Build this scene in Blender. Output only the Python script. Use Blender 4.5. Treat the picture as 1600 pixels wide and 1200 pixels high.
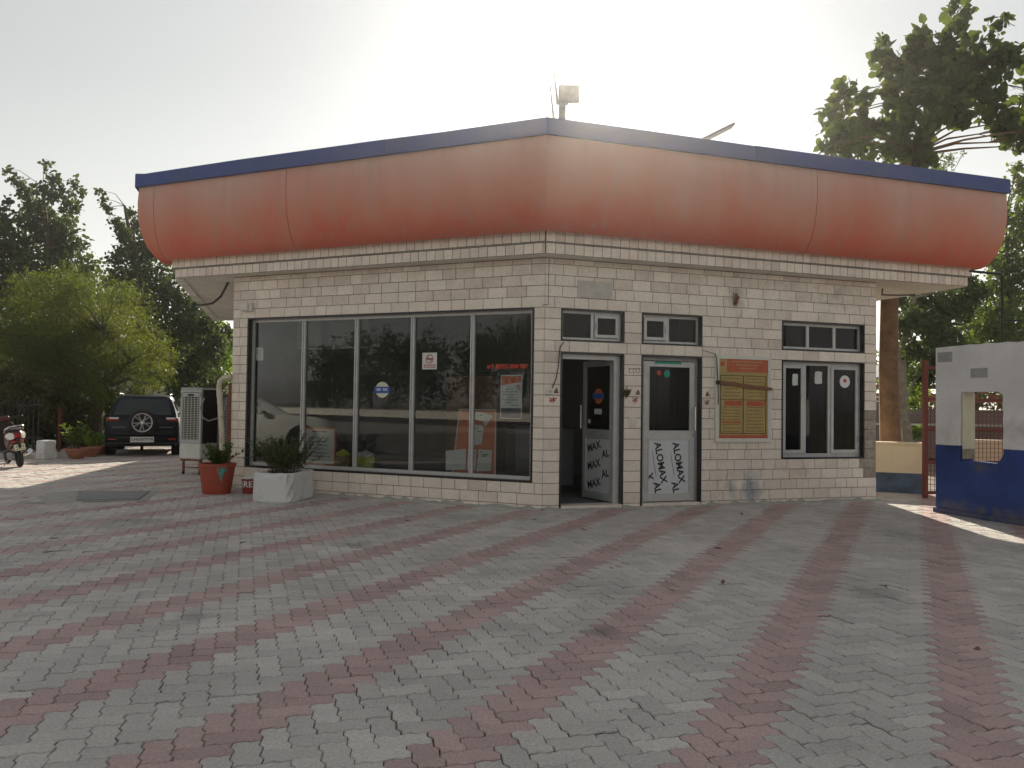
import bpy, math, random
import numpy as np
from mathutils import Vector, Matrix, Quaternion

for o in list(bpy.data.objects):
    bpy.data.objects.remove(o, do_unlink=True)
S = bpy.context.scene
COL = S.collection
R = math.radians

# ------------------------------------------------------------------ camera
CAM_H = 1.45
PITCH, ROLL = R(1.5), R(0.818)
fw = Vector((0, math.cos(PITCH), math.sin(PITCH)))
up0 = Vector((0, -math.sin(PITCH), math.cos(PITCH)))
rt0 = Vector((1, 0, 0))
rt = rt0 * math.cos(ROLL) + up0 * math.sin(ROLL)
up = -rt0 * math.sin(ROLL) + up0 * math.cos(ROLL)
cd = bpy.data.cameras.new('camera')
cd.sensor_width = 36.0
cd.lens = 36.0 * 1250.0 / 1600.0
cd.clip_end = 5000.0
cam = bpy.data.objects.new('camera', cd)
COL.objects.link(cam)
cam.matrix_world = Matrix(((rt.x, up.x, -fw.x, 0), (rt.y, up.y, -fw.y, 0), (rt.z, up.z, -fw.z, CAM_H), (0, 0, 0, 1)))
S.camera = cam

# ------------------------------------------------------------------ light
SUN_AZ, SUN_EL = R(5.6), R(24.5)
W = bpy.data.worlds.new('World')
S.world = W
W.use_nodes = True
nt = W.node_tree
nt.nodes.clear()
sky = nt.nodes.new('ShaderNodeTexSky')
sky.sky_type = 'NISHITA'
sky.sun_disc = False
sky.sun_elevation = SUN_EL
sky.sun_rotation = SUN_AZ
sky.altitude = 250
sky.air_density = 2.2
sky.dust_density = 0.3
sky.ozone_density = 1.0
hs = nt.nodes.new('ShaderNodeHueSaturation')
hs.inputs['Saturation'].default_value = 0.14
bg = nt.nodes.new('ShaderNodeBackground')
bg.inputs['Strength'].default_value = 0.07
wo = nt.nodes.new('ShaderNodeOutputWorld')
nt.links.new(sky.outputs[0], hs.inputs['Color'])
nt.links.new(hs.outputs[0], bg.inputs['Color'])
nt.links.new(bg.outputs[0], wo.inputs['Surface'])

sd = bpy.data.lights.new('sun', 'SUN')
sd.energy = 5.0
sd.angle = R(0.6)
sd.color = (1.0, 0.90, 0.73)
sun = bpy.data.objects.new('sun', sd)
COL.objects.link(sun)
to_sun = Vector((math.sin(SUN_AZ) * math.cos(SUN_EL), math.cos(SUN_AZ) * math.cos(SUN_EL), math.sin(SUN_EL)))
sun.rotation_euler = (-to_sun).to_track_quat('-Z', 'Y').to_euler()
sun.location = to_sun * 60

S.view_settings.view_transform = 'Standard'
S.view_settings.look = 'None'
S.view_settings.gamma = 1.0
S.view_settings.use_curve_mapping = False
S.view_settings.exposure = 0.66
S.cycles.max_bounces = 6
S.cycles.transparent_max_bounces = 12

# ------------------------------------------------------------------ materials
MATS = {}


def mat(name, col, rough=0.8, var=0.0, scale=6.0, bump=0.0, bscale=60.0, metal=0.0, col2=None, spec=0.5, rnd=0.0, mixlo=0.35, mixhi=0.7, coat=0.0, fine=0.0, fscale=140.0, stains=()):
    """procedural principled: base colour with noise variation, optional second colour in blotches, per-object value variation, fine bump"""
    m = bpy.data.materials.new(name)
    m.use_nodes = True
    n = m.node_tree.nodes
    l = m.node_tree.links
    b = n['Principled BSDF']
    b.inputs['Roughness'].default_value = rough
    b.inputs['Metallic'].default_value = metal
    b.inputs['Specular IOR Level'].default_value = spec
    b.inputs['Coat Weight'].default_value = coat
    tc = n.new('ShaderNodeTexCoord')
    c = None
    if var > 0 or col2 is not None:
        nz = n.new('ShaderNodeTexNoise')
        nz.inputs['Scale'].default_value = scale
        nz.inputs['Detail'].default_value = 6
        nz.inputs['Roughness'].default_value = 0.62
        geo = n.new('ShaderNodeNewGeometry')
        l.new(geo.outputs['Position'], nz.inputs['Vector'])
        mx = n.new('ShaderNodeMix')
        mx.data_type = 'RGBA'
        c2 = col2 if col2 is not None else tuple(x * (1 - var) for x in col)
        c1 = col if col2 is not None else tuple(min(1, x * (1 + var)) for x in col)
        mx.inputs[6].default_value = (*c1, 1)
        mx.inputs[7].default_value = (*c2, 1)
        mr = n.new('ShaderNodeMapRange')
        mr.inputs['From Min'].default_value = mixlo
        mr.inputs['From Max'].default_value = mixhi
        l.new(nz.outputs['Fac'], mr.inputs['Value'])
        l.new(mr.outputs['Result'], mx.inputs[0])
        c = mx.outputs[2]
    if c is not None and fine > 0:
        nf = n.new('ShaderNodeTexNoise')
        nf.inputs['Scale'].default_value = fscale
        nf.inputs['Detail'].default_value = 3
        g2 = n.new('ShaderNodeNewGeometry')
        l.new(g2.outputs['Position'], nf.inputs['Vector'])
        mf = n.new('ShaderNodeMapRange')
        mf.inputs['From Min'].default_value = 0.3
        mf.inputs['From Max'].default_value = 0.7
        mf.inputs['To Min'].default_value = 1 - fine
        mf.inputs['To Max'].default_value = 1 + fine
        l.new(nf.outputs['Fac'], mf.inputs['Value'])
        vf = n.new('ShaderNodeVectorMath')
        vf.operation = 'SCALE'
        l.new(c, vf.inputs[0])
        l.new(mf.outputs['Result'], vf.inputs['Scale'])
        c = vf.outputs[0]
    if rnd > 0:
        oi = n.new('ShaderNodeObjectInfo')
        at = n.new('ShaderNodeAttribute')
        at.attribute_name = 'rnd'
        ad = n.new('ShaderNodeMath')
        ad.operation = 'ADD'
        l.new(oi.outputs['Random'], ad.inputs[0])
        l.new(at.outputs['Fac'], ad.inputs[1])
        fr = n.new('ShaderNodeMath')
        fr.operation = 'FRACT'
        l.new(ad.outputs[0], fr.inputs[0])
        mr2 = n.new('ShaderNodeMapRange')
        mr2.inputs['To Min'].default_value = 1 - rnd
        mr2.inputs['To Max'].default_value = 1 + rnd
        l.new(fr.outputs[0], mr2.inputs['Value'])
        vm = n.new('ShaderNodeVectorMath')
        vm.operation = 'SCALE'
        if c is not None:
            l.new(c, vm.inputs[0])
        else:
            vm.inputs[0].default_value = col
        l.new(mr2.outputs['Result'], vm.inputs['Scale'])
        c = vm.outputs[0]
    for (pt, rad, scol, sx) in stains:
        # a smudge on the surface: distance to a point in space, broken up by noise
        g3 = n.new('ShaderNodeNewGeometry')
        sb = n.new('ShaderNodeVectorMath')
        sb.operation = 'SUBTRACT'
        sb.inputs[1].default_value = pt
        l.new(g3.outputs['Position'], sb.inputs[0])
        ml = n.new('ShaderNodeVectorMath')
        ml.operation = 'MULTIPLY'
        ml.inputs[1].default_value = sx
        l.new(sb.outputs[0], ml.inputs[0])
        ln = n.new('ShaderNodeVectorMath')
        ln.operation = 'LENGTH'
        l.new(ml.outputs[0], ln.inputs[0])
        ns = n.new('ShaderNodeTexNoise')
        ns.inputs['Scale'].default_value = 9.0
        ns.inputs['Detail'].default_value = 5
        l.new(g3.outputs['Position'], ns.inputs['Vector'])
        ma = n.new('ShaderNodeMath')
        ma.operation = 'MULTIPLY_ADD'
        ma.inputs[1].default_value = rad * 1.6
        l.new(ns.outputs['Fac'], ma.inputs[0])
        l.new(ln.outputs['Value'], ma.inputs[2])
        mr4 = n.new('ShaderNodeMapRange')
        mr4.inputs['From Min'].default_value = rad * 0.7
        mr4.inputs['From Max'].default_value = rad * 1.8
        mr4.inputs['To Min'].default_value = 0.85
        mr4.inputs['To Max'].default_value = 0.0
        l.new(ma.outputs[0], mr4.inputs['Value'])
        m4 = n.new('ShaderNodeMix')
        m4.data_type = 'RGBA'
        l.new(mr4.outputs['Result'], m4.inputs[0])
        l.new(c, m4.inputs[6])
        m4.inputs[7].default_value = (*scol, 1)
        c = m4.outputs[2]
    if c is not None:
        l.new(c, b.inputs['Base Color'])
    else:
        b.inputs['Base Color'].default_value = (*col, 1)
    if bump > 0:
        nb = n.new('ShaderNodeTexNoise')
        nb.inputs['Scale'].default_value = bscale
        nb.inputs['Detail'].default_value = 4
        l.new(tc.outputs['Object'], nb.inputs['Vector'])
        bp = n.new('ShaderNodeBump')
        bp.inputs['Strength'].default_value = bump
        bp.inputs['Distance'].default_value = 0.01
        l.new(nb.outputs['Fac'], bp.inputs['Height'])
        l.new(bp.outputs['Normal'], b.inputs['Normal'])
    MATS[name] = m
    return m


def glass_mat(name, tint, ior=1.5, rough=0.01):
    m = bpy.data.materials.new(name)
    m.use_nodes = True
    n = m.node_tree.nodes
    l = m.node_tree.links
    n.clear()
    out = n.new('ShaderNodeOutputMaterial')
    tr = n.new('ShaderNodeBsdfTransparent')
    tr.inputs[0].default_value = (*tint, 1)
    gl = n.new('ShaderNodeBsdfGlossy')
    gl.inputs['Roughness'].default_value = rough
    gl.inputs['Color'].default_value = (0.9, 0.92, 0.92, 1)
    # film of dust on the outside
    df = n.new('ShaderNodeBsdfDiffuse')
    df.inputs['Color'].default_value = (0.30, 0.28, 0.25, 1)
    geo = n.new('ShaderNodeNewGeometry')
    nz = n.new('ShaderNodeTexNoise')
    nz.inputs['Scale'].default_value = 2.2
    nz.inputs['Detail'].default_value = 7
    mp = n.new('ShaderNodeMapping')
    mp.inputs['Scale'].default_value = (1.5, 1.5, 0.6)
    l.new(geo.outputs['Position'], mp.inputs['Vector'])
    l.new(mp.outputs[0], nz.inputs['Vector'])
    mr = n.new('ShaderNodeMapRange')
    mr.inputs['From Min'].default_value = 0.4
    mr.inputs['From Max'].default_value = 0.8
    mr.inputs['To Min'].default_value = 0.004
    mr.inputs['To Max'].default_value = 0.035
    l.new(nz.outputs['Fac'], mr.inputs['Value'])
    fr = n.new('ShaderNodeFresnel')
    fr.inputs['IOR'].default_value = ior
    mx = n.new('ShaderNodeMixShader')
    l.new(fr.outputs[0], mx.inputs[0])
    l.new(tr.outputs[0], mx.inputs[1])
    l.new(gl.outputs[0], mx.inputs[2])
    mx2 = n.new('ShaderNodeMixShader')
    l.new(mr.outputs['Result'], mx2.inputs[0])
    l.new(mx.outputs[0], mx2.inputs[1])
    l.new(df.outputs[0], mx2.inputs[2])
    l.new(mx2.outputs[0], out.inputs['Surface'])
    MATS[name] = m
    return m


def leaf_mat(name, c1, c2, trans=0.45, tcol=None):
    m = bpy.data.materials.new(name)
    m.use_nodes = True
    n = m.node_tree.nodes
    l = m.node_tree.links
    n.clear()
    out = n.new('ShaderNodeOutputMaterial')
    at = n.new('ShaderNodeAttribute')
    at.attribute_name = 'rnd'
    mx = n.new('ShaderNodeMix')
    mx.data_type = 'RGBA'
    mx.inputs[6].default_value = (*c1, 1)
    mx.inputs[7].default_value = (*c2, 1)
    l.new(at.outputs['Fac'], mx.inputs[0])
    b = n.new('ShaderNodeBsdfPrincipled')
    b.inputs['Roughness'].default_value = 0.55
    b.inputs['Specular IOR Level'].default_value = 0.3
    l.new(mx.outputs[2], b.inputs['Base Color'])
    t = n.new('ShaderNodeBsdfTranslucent')
    vm = n.new('ShaderNodeMix')
    vm.data_type = 'RGBA'
    vm.blend_type = 'MULTIPLY'
    vm.inputs[0].default_value = 1.0
    l.new(mx.outputs[2], vm.inputs[6])
    tc = tcol if tcol else (1.9, 1.7, 0.7)
    vm.inputs[7].default_value = (*tc, 1)
    l.new(vm.outputs[2], t.inputs['Color'])
    ms = n.new('ShaderNodeMixShader')
    ms.inputs[0].default_value = trans
    l.new(b.outputs[0], ms.inputs[1])
    l.new(t.outputs[0], ms.inputs[2])
    l.new(ms.outputs[0], out.inputs['Surface'])
    MATS[name] = m
    return m


def fascia_mat():
    """painted sheet: sun-bleached to a dusty pink towards the top, with rain streaks"""
    m = bpy.data.materials.new('faded_red_paint')
    m.use_nodes = True
    n = m.node_tree.nodes
    l = m.node_tree.links
    b = n['Principled BSDF']
    b.inputs['Roughness'].default_value = 0.5
    geo = n.new('ShaderNodeNewGeometry')
    sep = n.new('ShaderNodeSeparateXYZ')
    l.new(geo.outputs['Position'], sep.inputs[0])
    mp = n.new('ShaderNodeMapping')
    mp.inputs['Scale'].default_value = (1.1, 1.1, 0.10)
    l.new(geo.outputs['Position'], mp.inputs['Vector'])
    n1 = n.new('ShaderNodeTexNoise')
    n1.inputs['Scale'].default_value = 1.6
    n1.inputs['Detail'].default_value = 5
    l.new(mp.outputs[0], n1.inputs['Vector'])
    n2 = n.new('ShaderNodeTexNoise')
    n2.inputs['Scale'].default_value = 0.9
    n2.inputs['Detail'].default_value = 3
    l.new(geo.outputs['Position'], n2.inputs['Vector'])
    # z + noise
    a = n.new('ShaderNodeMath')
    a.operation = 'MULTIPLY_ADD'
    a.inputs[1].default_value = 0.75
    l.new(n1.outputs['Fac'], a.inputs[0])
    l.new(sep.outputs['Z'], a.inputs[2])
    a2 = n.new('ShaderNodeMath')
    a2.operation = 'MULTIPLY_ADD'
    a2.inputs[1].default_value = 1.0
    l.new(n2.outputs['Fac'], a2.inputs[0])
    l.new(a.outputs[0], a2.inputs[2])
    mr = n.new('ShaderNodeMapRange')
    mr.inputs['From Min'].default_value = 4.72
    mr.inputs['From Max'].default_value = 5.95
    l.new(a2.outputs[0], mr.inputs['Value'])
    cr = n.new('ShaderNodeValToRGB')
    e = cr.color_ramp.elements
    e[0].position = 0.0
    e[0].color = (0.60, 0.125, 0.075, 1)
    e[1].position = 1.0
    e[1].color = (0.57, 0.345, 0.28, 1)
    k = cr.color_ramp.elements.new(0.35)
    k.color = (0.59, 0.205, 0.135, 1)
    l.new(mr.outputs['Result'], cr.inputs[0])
    # dirt streaks
    mp3 = n.new('ShaderNodeMapping')
    mp3.inputs['Scale'].default_value = (9, 9, 0.35)
    l.new(geo.outputs['Position'], mp3.inputs['Vector'])
    n3 = n.new('ShaderNodeTexNoise')
    n3.inputs['Scale'].default_value = 1.0
    n3.inputs['Detail'].default_value = 6
    l.new(mp3.outputs[0], n3.inputs['Vector'])
    mr3 = n.new('ShaderNodeMapRange')
    mr3.inputs['From Min'].default_value = 0.5
    mr3.inputs['From Max'].default_value = 0.8
    mr3.inputs['To Min'].default_value = 0.0
    mr3.inputs['To Max'].default_value = 0.45
    l.new(n3.outputs['Fac'], mr3.inputs['Value'])
    mx = n.new('ShaderNodeMix')
    mx.data_type = 'RGBA'
    l.new(mr3.outputs['Result'], mx.inputs[0])
    l.new(cr.outputs['Color'], mx.inputs[6])
    mx.inputs[7].default_value = (0.38, 0.27, 0.22, 1)
    l.new(mx.outputs[2], b.inputs['Base Color'])
    bp = n.new('ShaderNodeBump')
    bp.inputs['Strength'].default_value = 0.35
    bp.inputs['Distance'].default_value = 0.03
    l.new(n2.outputs['Fac'], bp.inputs['Height'])
    l.new(bp.outputs['Normal'], b.inputs['Normal'])
    MATS['fascia'] = m


fascia_mat()
mat('paver_grey', (0.580, 0.545, 0.510), 0.85, col2=(0.43, 0.402, 0.376), scale=0.9, rnd=0.11, bump=0.6, bscale=70, fine=0.16, fscale=75,
    stains=(((-1.6, 8.2, 0), 0.30, (0.20, 0.19, 0.175), (1, 1.5, 1)), ((2.9, 6.4, 0), 0.35, (0.24, 0.23, 0.21), (1.2, 0.8, 1)), ((0.6, 5.2, 0), 0.16, (0.17, 0.16, 0.15), (1, 1, 1)), ((4.6, 9.4, 0), 0.45, (0.26, 0.25, 0.23), (1, 0.7, 1)), ((-4.4, 9.6, 0), 0.40, (0.27, 0.26, 0.24), (0.8, 1.4, 1)), ((-2.1, 5.4, 0), 0.18, (0.22, 0.21, 0.19), (1, 1.2, 1))))
mat('paver_red', (0.51, 0.372, 0.350), 0.85, col2=(0.40, 0.290, 0.275), scale=0.8, rnd=0.11, bump=0.6, bscale=70, fine=0.16, fscale=75,
    stains=(((-8.0, 12.5, 0), 2.6, (0.52, 0.475, 0.44), (1, 0.7, 1)), ((-5.2, 8.6, 0), 1.3, (0.50, 0.42, 0.39), (1, 0.8, 1)), ((-1.6, 8.2, 0), 0.30, (0.20, 0.19, 0.175), (1, 1.5, 1)), ((2.9, 6.4, 0), 0.35, (0.24, 0.23, 0.21), (1.2, 0.8, 1)), ((0.6, 5.2, 0), 0.16, (0.17, 0.16, 0.15), (1, 1, 1)), ((4.6, 9.4, 0), 0.45, (0.26, 0.25, 0.23), (1, 0.7, 1)), ((-4.4, 9.6, 0), 0.40, (0.27, 0.26, 0.24), (0.8, 1.4, 1)), ((-2.1, 5.4, 0), 0.18, (0.22, 0.21, 0.19), (1, 1.2, 1))))
mat('joint_sand', (0.11, 0.10, 0.085), 0.95, col2=(0.42, 0.39, 0.33), scale=1.7, mixlo=0.50, mixhi=0.68, bump=0.3, fine=0.3, fscale=30)
mat('soil', (0.22, 0.18, 0.13), 0.95, var=0.3, scale=0.6, bump=0.4, bscale=8)
mat('tile', (0.82, 0.735, 0.635), 0.38, col2=(0.70, 0.60, 0.515), scale=3.0, rnd=0.06, bump=0.06, bscale=25, mixlo=0.4, mixhi=0.75, fine=0.07, fscale=30,
    stains=(((3.649, 12.194, 0.24), 0.34, (0.040, 0.15, 0.25), (1.7, 1.7, 1.0)), ((3.335, 12.09, 0.24), 0.16, (0.36, 0.40, 0.37), (1.2, 1.2, 0.7)), ((3.383, 12.106, 3.25), 0.22, (0.36, 0.31, 0.27), (1.2, 1.2, 0.5)), ((5.186, 12.706, 3.3), 0.35, (0.42, 0.36, 0.31), (0.6, 0.6, 1.2)), ((4.427, 12.453, 0.5), 0.22, (0.62, 0.45, 0.33), (0.8, 0.8, 1.2))))
mat('tile_dirty', (0.75, 0.65, 0.56), 0.5, col2=(0.62, 0.52, 0.45), scale=4, rnd=0.06, bump=0.1, bscale=25, fine=0.09, fscale=30)
mat('tile_blue', (0.60, 0.57, 0.51), 0.5, col2=(0.13, 0.32, 0.42), scale=6, rnd=0.05, mixlo=0.44, mixhi=0.68)
mat('tile_bare', (0.33, 0.285, 0.24), 0.9, var=0.25, scale=12, rnd=0.12, bump=0.4, bscale=50)
mat('grout', (0.17, 0.115, 0.09), 0.95, var=0.3, scale=20)
mat('plaster_white', (0.78, 0.75, 0.68), 0.8, col2=(0.62, 0.58, 0.52), scale=2.0, bump=0.15, bscale=30)
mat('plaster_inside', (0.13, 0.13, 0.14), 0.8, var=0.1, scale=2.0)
mat('dark_cabinet', (0.05, 0.042, 0.04), 0.5, var=0.25, scale=3)
mat('granite_black', (0.016, 0.016, 0.018), 0.25, var=0.4, scale=90)
mat('aluminium', (0.50, 0.50, 0.49), 0.42, var=0.10, scale=7, metal=0.35, bump=0.03, bscale=40)
mat('aluminium_dull', (0.33, 0.33, 0.33), 0.5, var=0.15, scale=7, metal=0.3)
glass_mat('glass', (0.90, 0.91, 0.91), 1.38)
glass_mat('glass_dark', (0.50, 0.50, 0.52), 1.28)
mat('curtain_dark', (0.045, 0.045, 0.055), 0.9, var=0.3, scale=5)
mat('blue_coping', (0.022, 0.056, 0.26), 0.5, col2=(0.038, 0.068, 0.20), scale=3.0)
mat('film_silver', (0.60, 0.61, 0.63), 0.4, var=0.06, scale=5, metal=0.1)
mat('print_black', (0.02, 0.02, 0.022), 0.6)
mat('print_grey', (0.12, 0.12, 0.12), 0.7)
mat('print_white', (0.75, 0.75, 0.73), 0.7)
mat('print_red', (0.50, 0.06, 0.03), 0.7)
mat('print_orange', (0.56, 0.14, 0.045), 0.6, var=0.12, scale=9)
mat('print_blue', (0.03, 0.10, 0.36), 0.6)
mat('print_green', (0.02, 0.30, 0.20), 0.6)
mat('paper', (0.62, 0.64, 0.60), 0.8, var=0.06, scale=6)
mat('paper_cream', (0.66, 0.66, 0.50), 0.8, var=0.05, scale=6)
mat('orange_board', (0.55, 0.15, 0.06), 0.6, var=0.12, scale=5)
mat('navy_print', (0.03, 0.045, 0.09), 0.6, var=0.2, scale=14)
mat('board_yellow', (0.46, 0.34, 0.11), 0.55, col2=(0.34, 0.26, 0.10), scale=5)
mat('board_red', (0.46, 0.10, 0.045), 0.55, var=0.15, scale=7)
mat('board_line', (0.05, 0.04, 0.02), 0.7)
mat('rust_tape', (0.20, 0.09, 0.05), 0.8, var=0.3, scale=20)
mat('red_mark', (0.35, 0.05, 0.035), 0.9)
mat('brown_mark', (0.16, 0.09, 0.06), 0.9)
mat('grey_patch', (0.36, 0.37, 0.35), 0.85, var=0.15, scale=8)
mat('tile_patch', (0.53, 0.51, 0.46), 0.85, var=0.12, scale=8)
mat('wire', (0.02, 0.02, 0.02), 0.6)
mat('white_plastic', (0.66, 0.64, 0.58), 0.45, var=0.06, scale=8)
mat('roofing', (0.30, 0.28, 0.26), 0.9, var=0.2, scale=1.5)
mat('steel_grey', (0.22, 0.22, 0.23), 0.5, var=0.2, scale=10, metal=0.5)
mat('wood_brown', (0.16, 0.085, 0.05), 0.6, var=0.3, scale=9)
mat('terracotta', (0.40, 0.075, 0.040), 0.7, col2=(0.30, 0.065, 0.04), scale=7, bump=0.1)
mat('teal_paint', (0.10, 0.30, 0.28), 0.8, var=0.3, scale=18)
mat('whitewash', (0.68, 0.68, 0.67), 0.9, col2=(0.52, 0.51, 0.48), scale=5, bump=0.35, bscale=22, mixlo=0.5, mixhi=0.72)
mat('potting_soil', (0.06, 0.045, 0.03), 0.95, var=0.4, scale=25, bump=0.5)
mat('fire_red', (0.27, 0.038, 0.028), 0.55, var=0.15, scale=9)
mat('cooler_grey', (0.40, 0.42, 0.42), 0.5, var=0.08, scale=6, metal=0.1)
mat('cooler_tank', (0.58, 0.58, 0.54), 0.4, var=0.10, scale=4)
mat('cooler_slat', (0.50, 0.49, 0.46), 0.6, var=0.1, scale=9)
mat('dark_inside', (0.012, 0.012, 0.012), 0.9)
mat('rust', (0.19, 0.075, 0.04), 0.85, var=0.35, scale=22)
mat('pvc', (0.62, 0.56, 0.44), 0.5, col2=(0.35, 0.24, 0.14), scale=7, mixlo=0.5, mixhi=0.75)
mat('rubber', (0.016, 0.016, 0.016), 0.85, var=0.2, scale=20)
mat('car_black', (0.006, 0.008, 0.015), 0.30, spec=0.25, coat=0.08)
mat('car_white', (0.75, 0.75, 0.73), 0.3, coat=0.6)
mat('car_glass', (0.025, 0.032, 0.034), 0.06, spec=0.6)
mat('trim_black', (0.015, 0.015, 0.016), 0.55)
mat('chrome', (0.60, 0.60, 0.60), 0.18, metal=1.0)
mat('rim_grey', (0.36, 0.36, 0.36), 0.35, metal=0.6)
mat('lamp_red', (0.35, 0.012, 0.012), 0.2, coat=0.6)
mat('lamp_clear', (0.75, 0.75, 0.72), 0.2, coat=0.6)
mat('scooter_maroon', (0.085, 0.010, 0.013), 0.35, coat=0.4)
mat('seat_vinyl', (0.018, 0.018, 0.020), 0.6, bump=0.1)
mat('bark', (0.235, 0.140, 0.080), 0.9, col2=(0.12, 0.075, 0.048), scale=6, bump=0.9, bscale=12)
mat('bark_dark', (0.085, 0.062, 0.042), 0.9, var=0.3, scale=8, bump=0.7, bscale=14)
mat('bark_grey', (0.21, 0.19, 0.155), 0.9, var=0.3, scale=8, bump=0.7, bscale=14)
leaf_mat('leaf_large', (0.045, 0.075, 0.030), (0.085, 0.12, 0.040), 0.42)
leaf_mat('leaf_dark', (0.030, 0.055, 0.026), (0.065, 0.10, 0.045), 0.35)
leaf_mat('leaf_mid', (0.045, 0.085, 0.022), (0.10, 0.15, 0.040), 0.45)
leaf_mat('leaf_feather', (0.060, 0.092, 0.022), (0.120, 0.148, 0.034), 0.45)
leaf_mat('leaf_bright', (0.08, 0.16, 0.022), (0.16, 0.26, 0.045), 0.5)
leaf_mat('leaf_shrub', (0.040, 0.070, 0.028), (0.10, 0.12, 0.05), 0.35)
leaf_mat('leaf_dry', (0.085, 0.075, 0.03), (0.055, 0.075, 0.025), 0.35)
mat('booth_white', (0.83, 0.83, 0.84), 0.85, col2=(0.68, 0.67, 0.66), scale=1.6, bump=0.25, bscale=12, fine=0.05, fscale=40,
    stains=(((6.522, 10.299, 1.22), 0.28, (0.55, 0.52, 0.50), (0.7, 0.7, 1.6)), ((6.174, 11.342, 1.1), 0.25, (0.60, 0.57, 0.54), (1, 1, 0.8)), ((6.806, 9.445, 1.1), 0.4, (0.55, 0.52, 0.50), (0.6, 0.6, 1.4))))
mat('booth_blue', (0.020, 0.060, 0.26), 0.6, col2=(0.010, 0.028, 0.12), scale=2.5, bump=0.25, bscale=12, mixlo=0.4, mixhi=0.75, fine=0.12, fscale=40,
    stains=(((6.237, 11.153, 0.05), 0.3, (0.14, 0.13, 0.12), (0.4, 0.4, 1.6)), ((6.553, 10.204, 0.05), 0.32, (0.15, 0.14, 0.13), (0.4, 0.4, 1.8)), ((6.348, 10.821, 0.7), 0.16, (0.10, 0.10, 0.12), (0.7, 0.7, 1.2))))
mat('booth_lit_jamb', (0.62, 0.58, 0.44), 0.85, var=0.08, scale=6, bump=0.3, bscale=30)  # warm light on the hole's far jamb, put into the colour
mat('raw_mortar', (0.30, 0.25, 0.19), 0.95, var=0.3, scale=15, bump=0.6, bscale=30)
mat('cream_wall', (0.80, 0.68, 0.47), 0.85, var=0.06, scale=3, bump=0.15, bscale=20)
mat('blue_band', (0.11, 0.17, 0.27), 0.8, col2=(0.06, 0.075, 0.10), scale=5)
mat('gate_red', (0.19, 0.032, 0.020), 0.6, col2=(0.12, 0.028, 0.02), scale=14)
mat('brick_red', (0.36, 0.16, 0.10), 0.9, var=0.2, scale=5, rnd=0.2)
mat('far_purple', (0.23, 0.17, 0.165), 0.9, var=0.15, scale=2)
mat('far_white', (0.62, 0.61, 0.57), 0.9, var=0.1, scale=1.5)
mat('far_roof', (0.32, 0.36, 0.40), 0.8, var=0.15, scale=3)
mat('fence_dark', (0.03, 0.03, 0.03), 0.7, var=0.2, scale=9)
mat('post_red', (0.10, 0.018, 0.015), 0.7)
mat('slab_concrete', (0.36, 0.35, 0.32), 0.9, var=0.15, scale=4, bump=0.3, bscale=40)
mat('slab_dark', (0.24, 0.245, 0.24), 0.85, var=0.12, scale=4, bump=0.2, bscale=40)
mat('yellow_bag', (0.48, 0.46, 0.07), 0.6, var=0.15, scale=15)
mat('clear_bag', (0.55, 0.56, 0.52), 0.3, var=0.1, scale=15)
mat('jute', (0.27, 0.20, 0.13), 0.9, var=0.2, scale=25)
mat('asphalt', (0.055, 0.055, 0.057), 0.9, var=0.2, scale=2.0, bump=0.3)
mat('compound_white', (0.70, 0.67, 0.60), 0.85, var=0.08, scale=1.2)
mat('louvre', (0.30, 0.30, 0.28), 0.8, var=0.1, scale=6)


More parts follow.
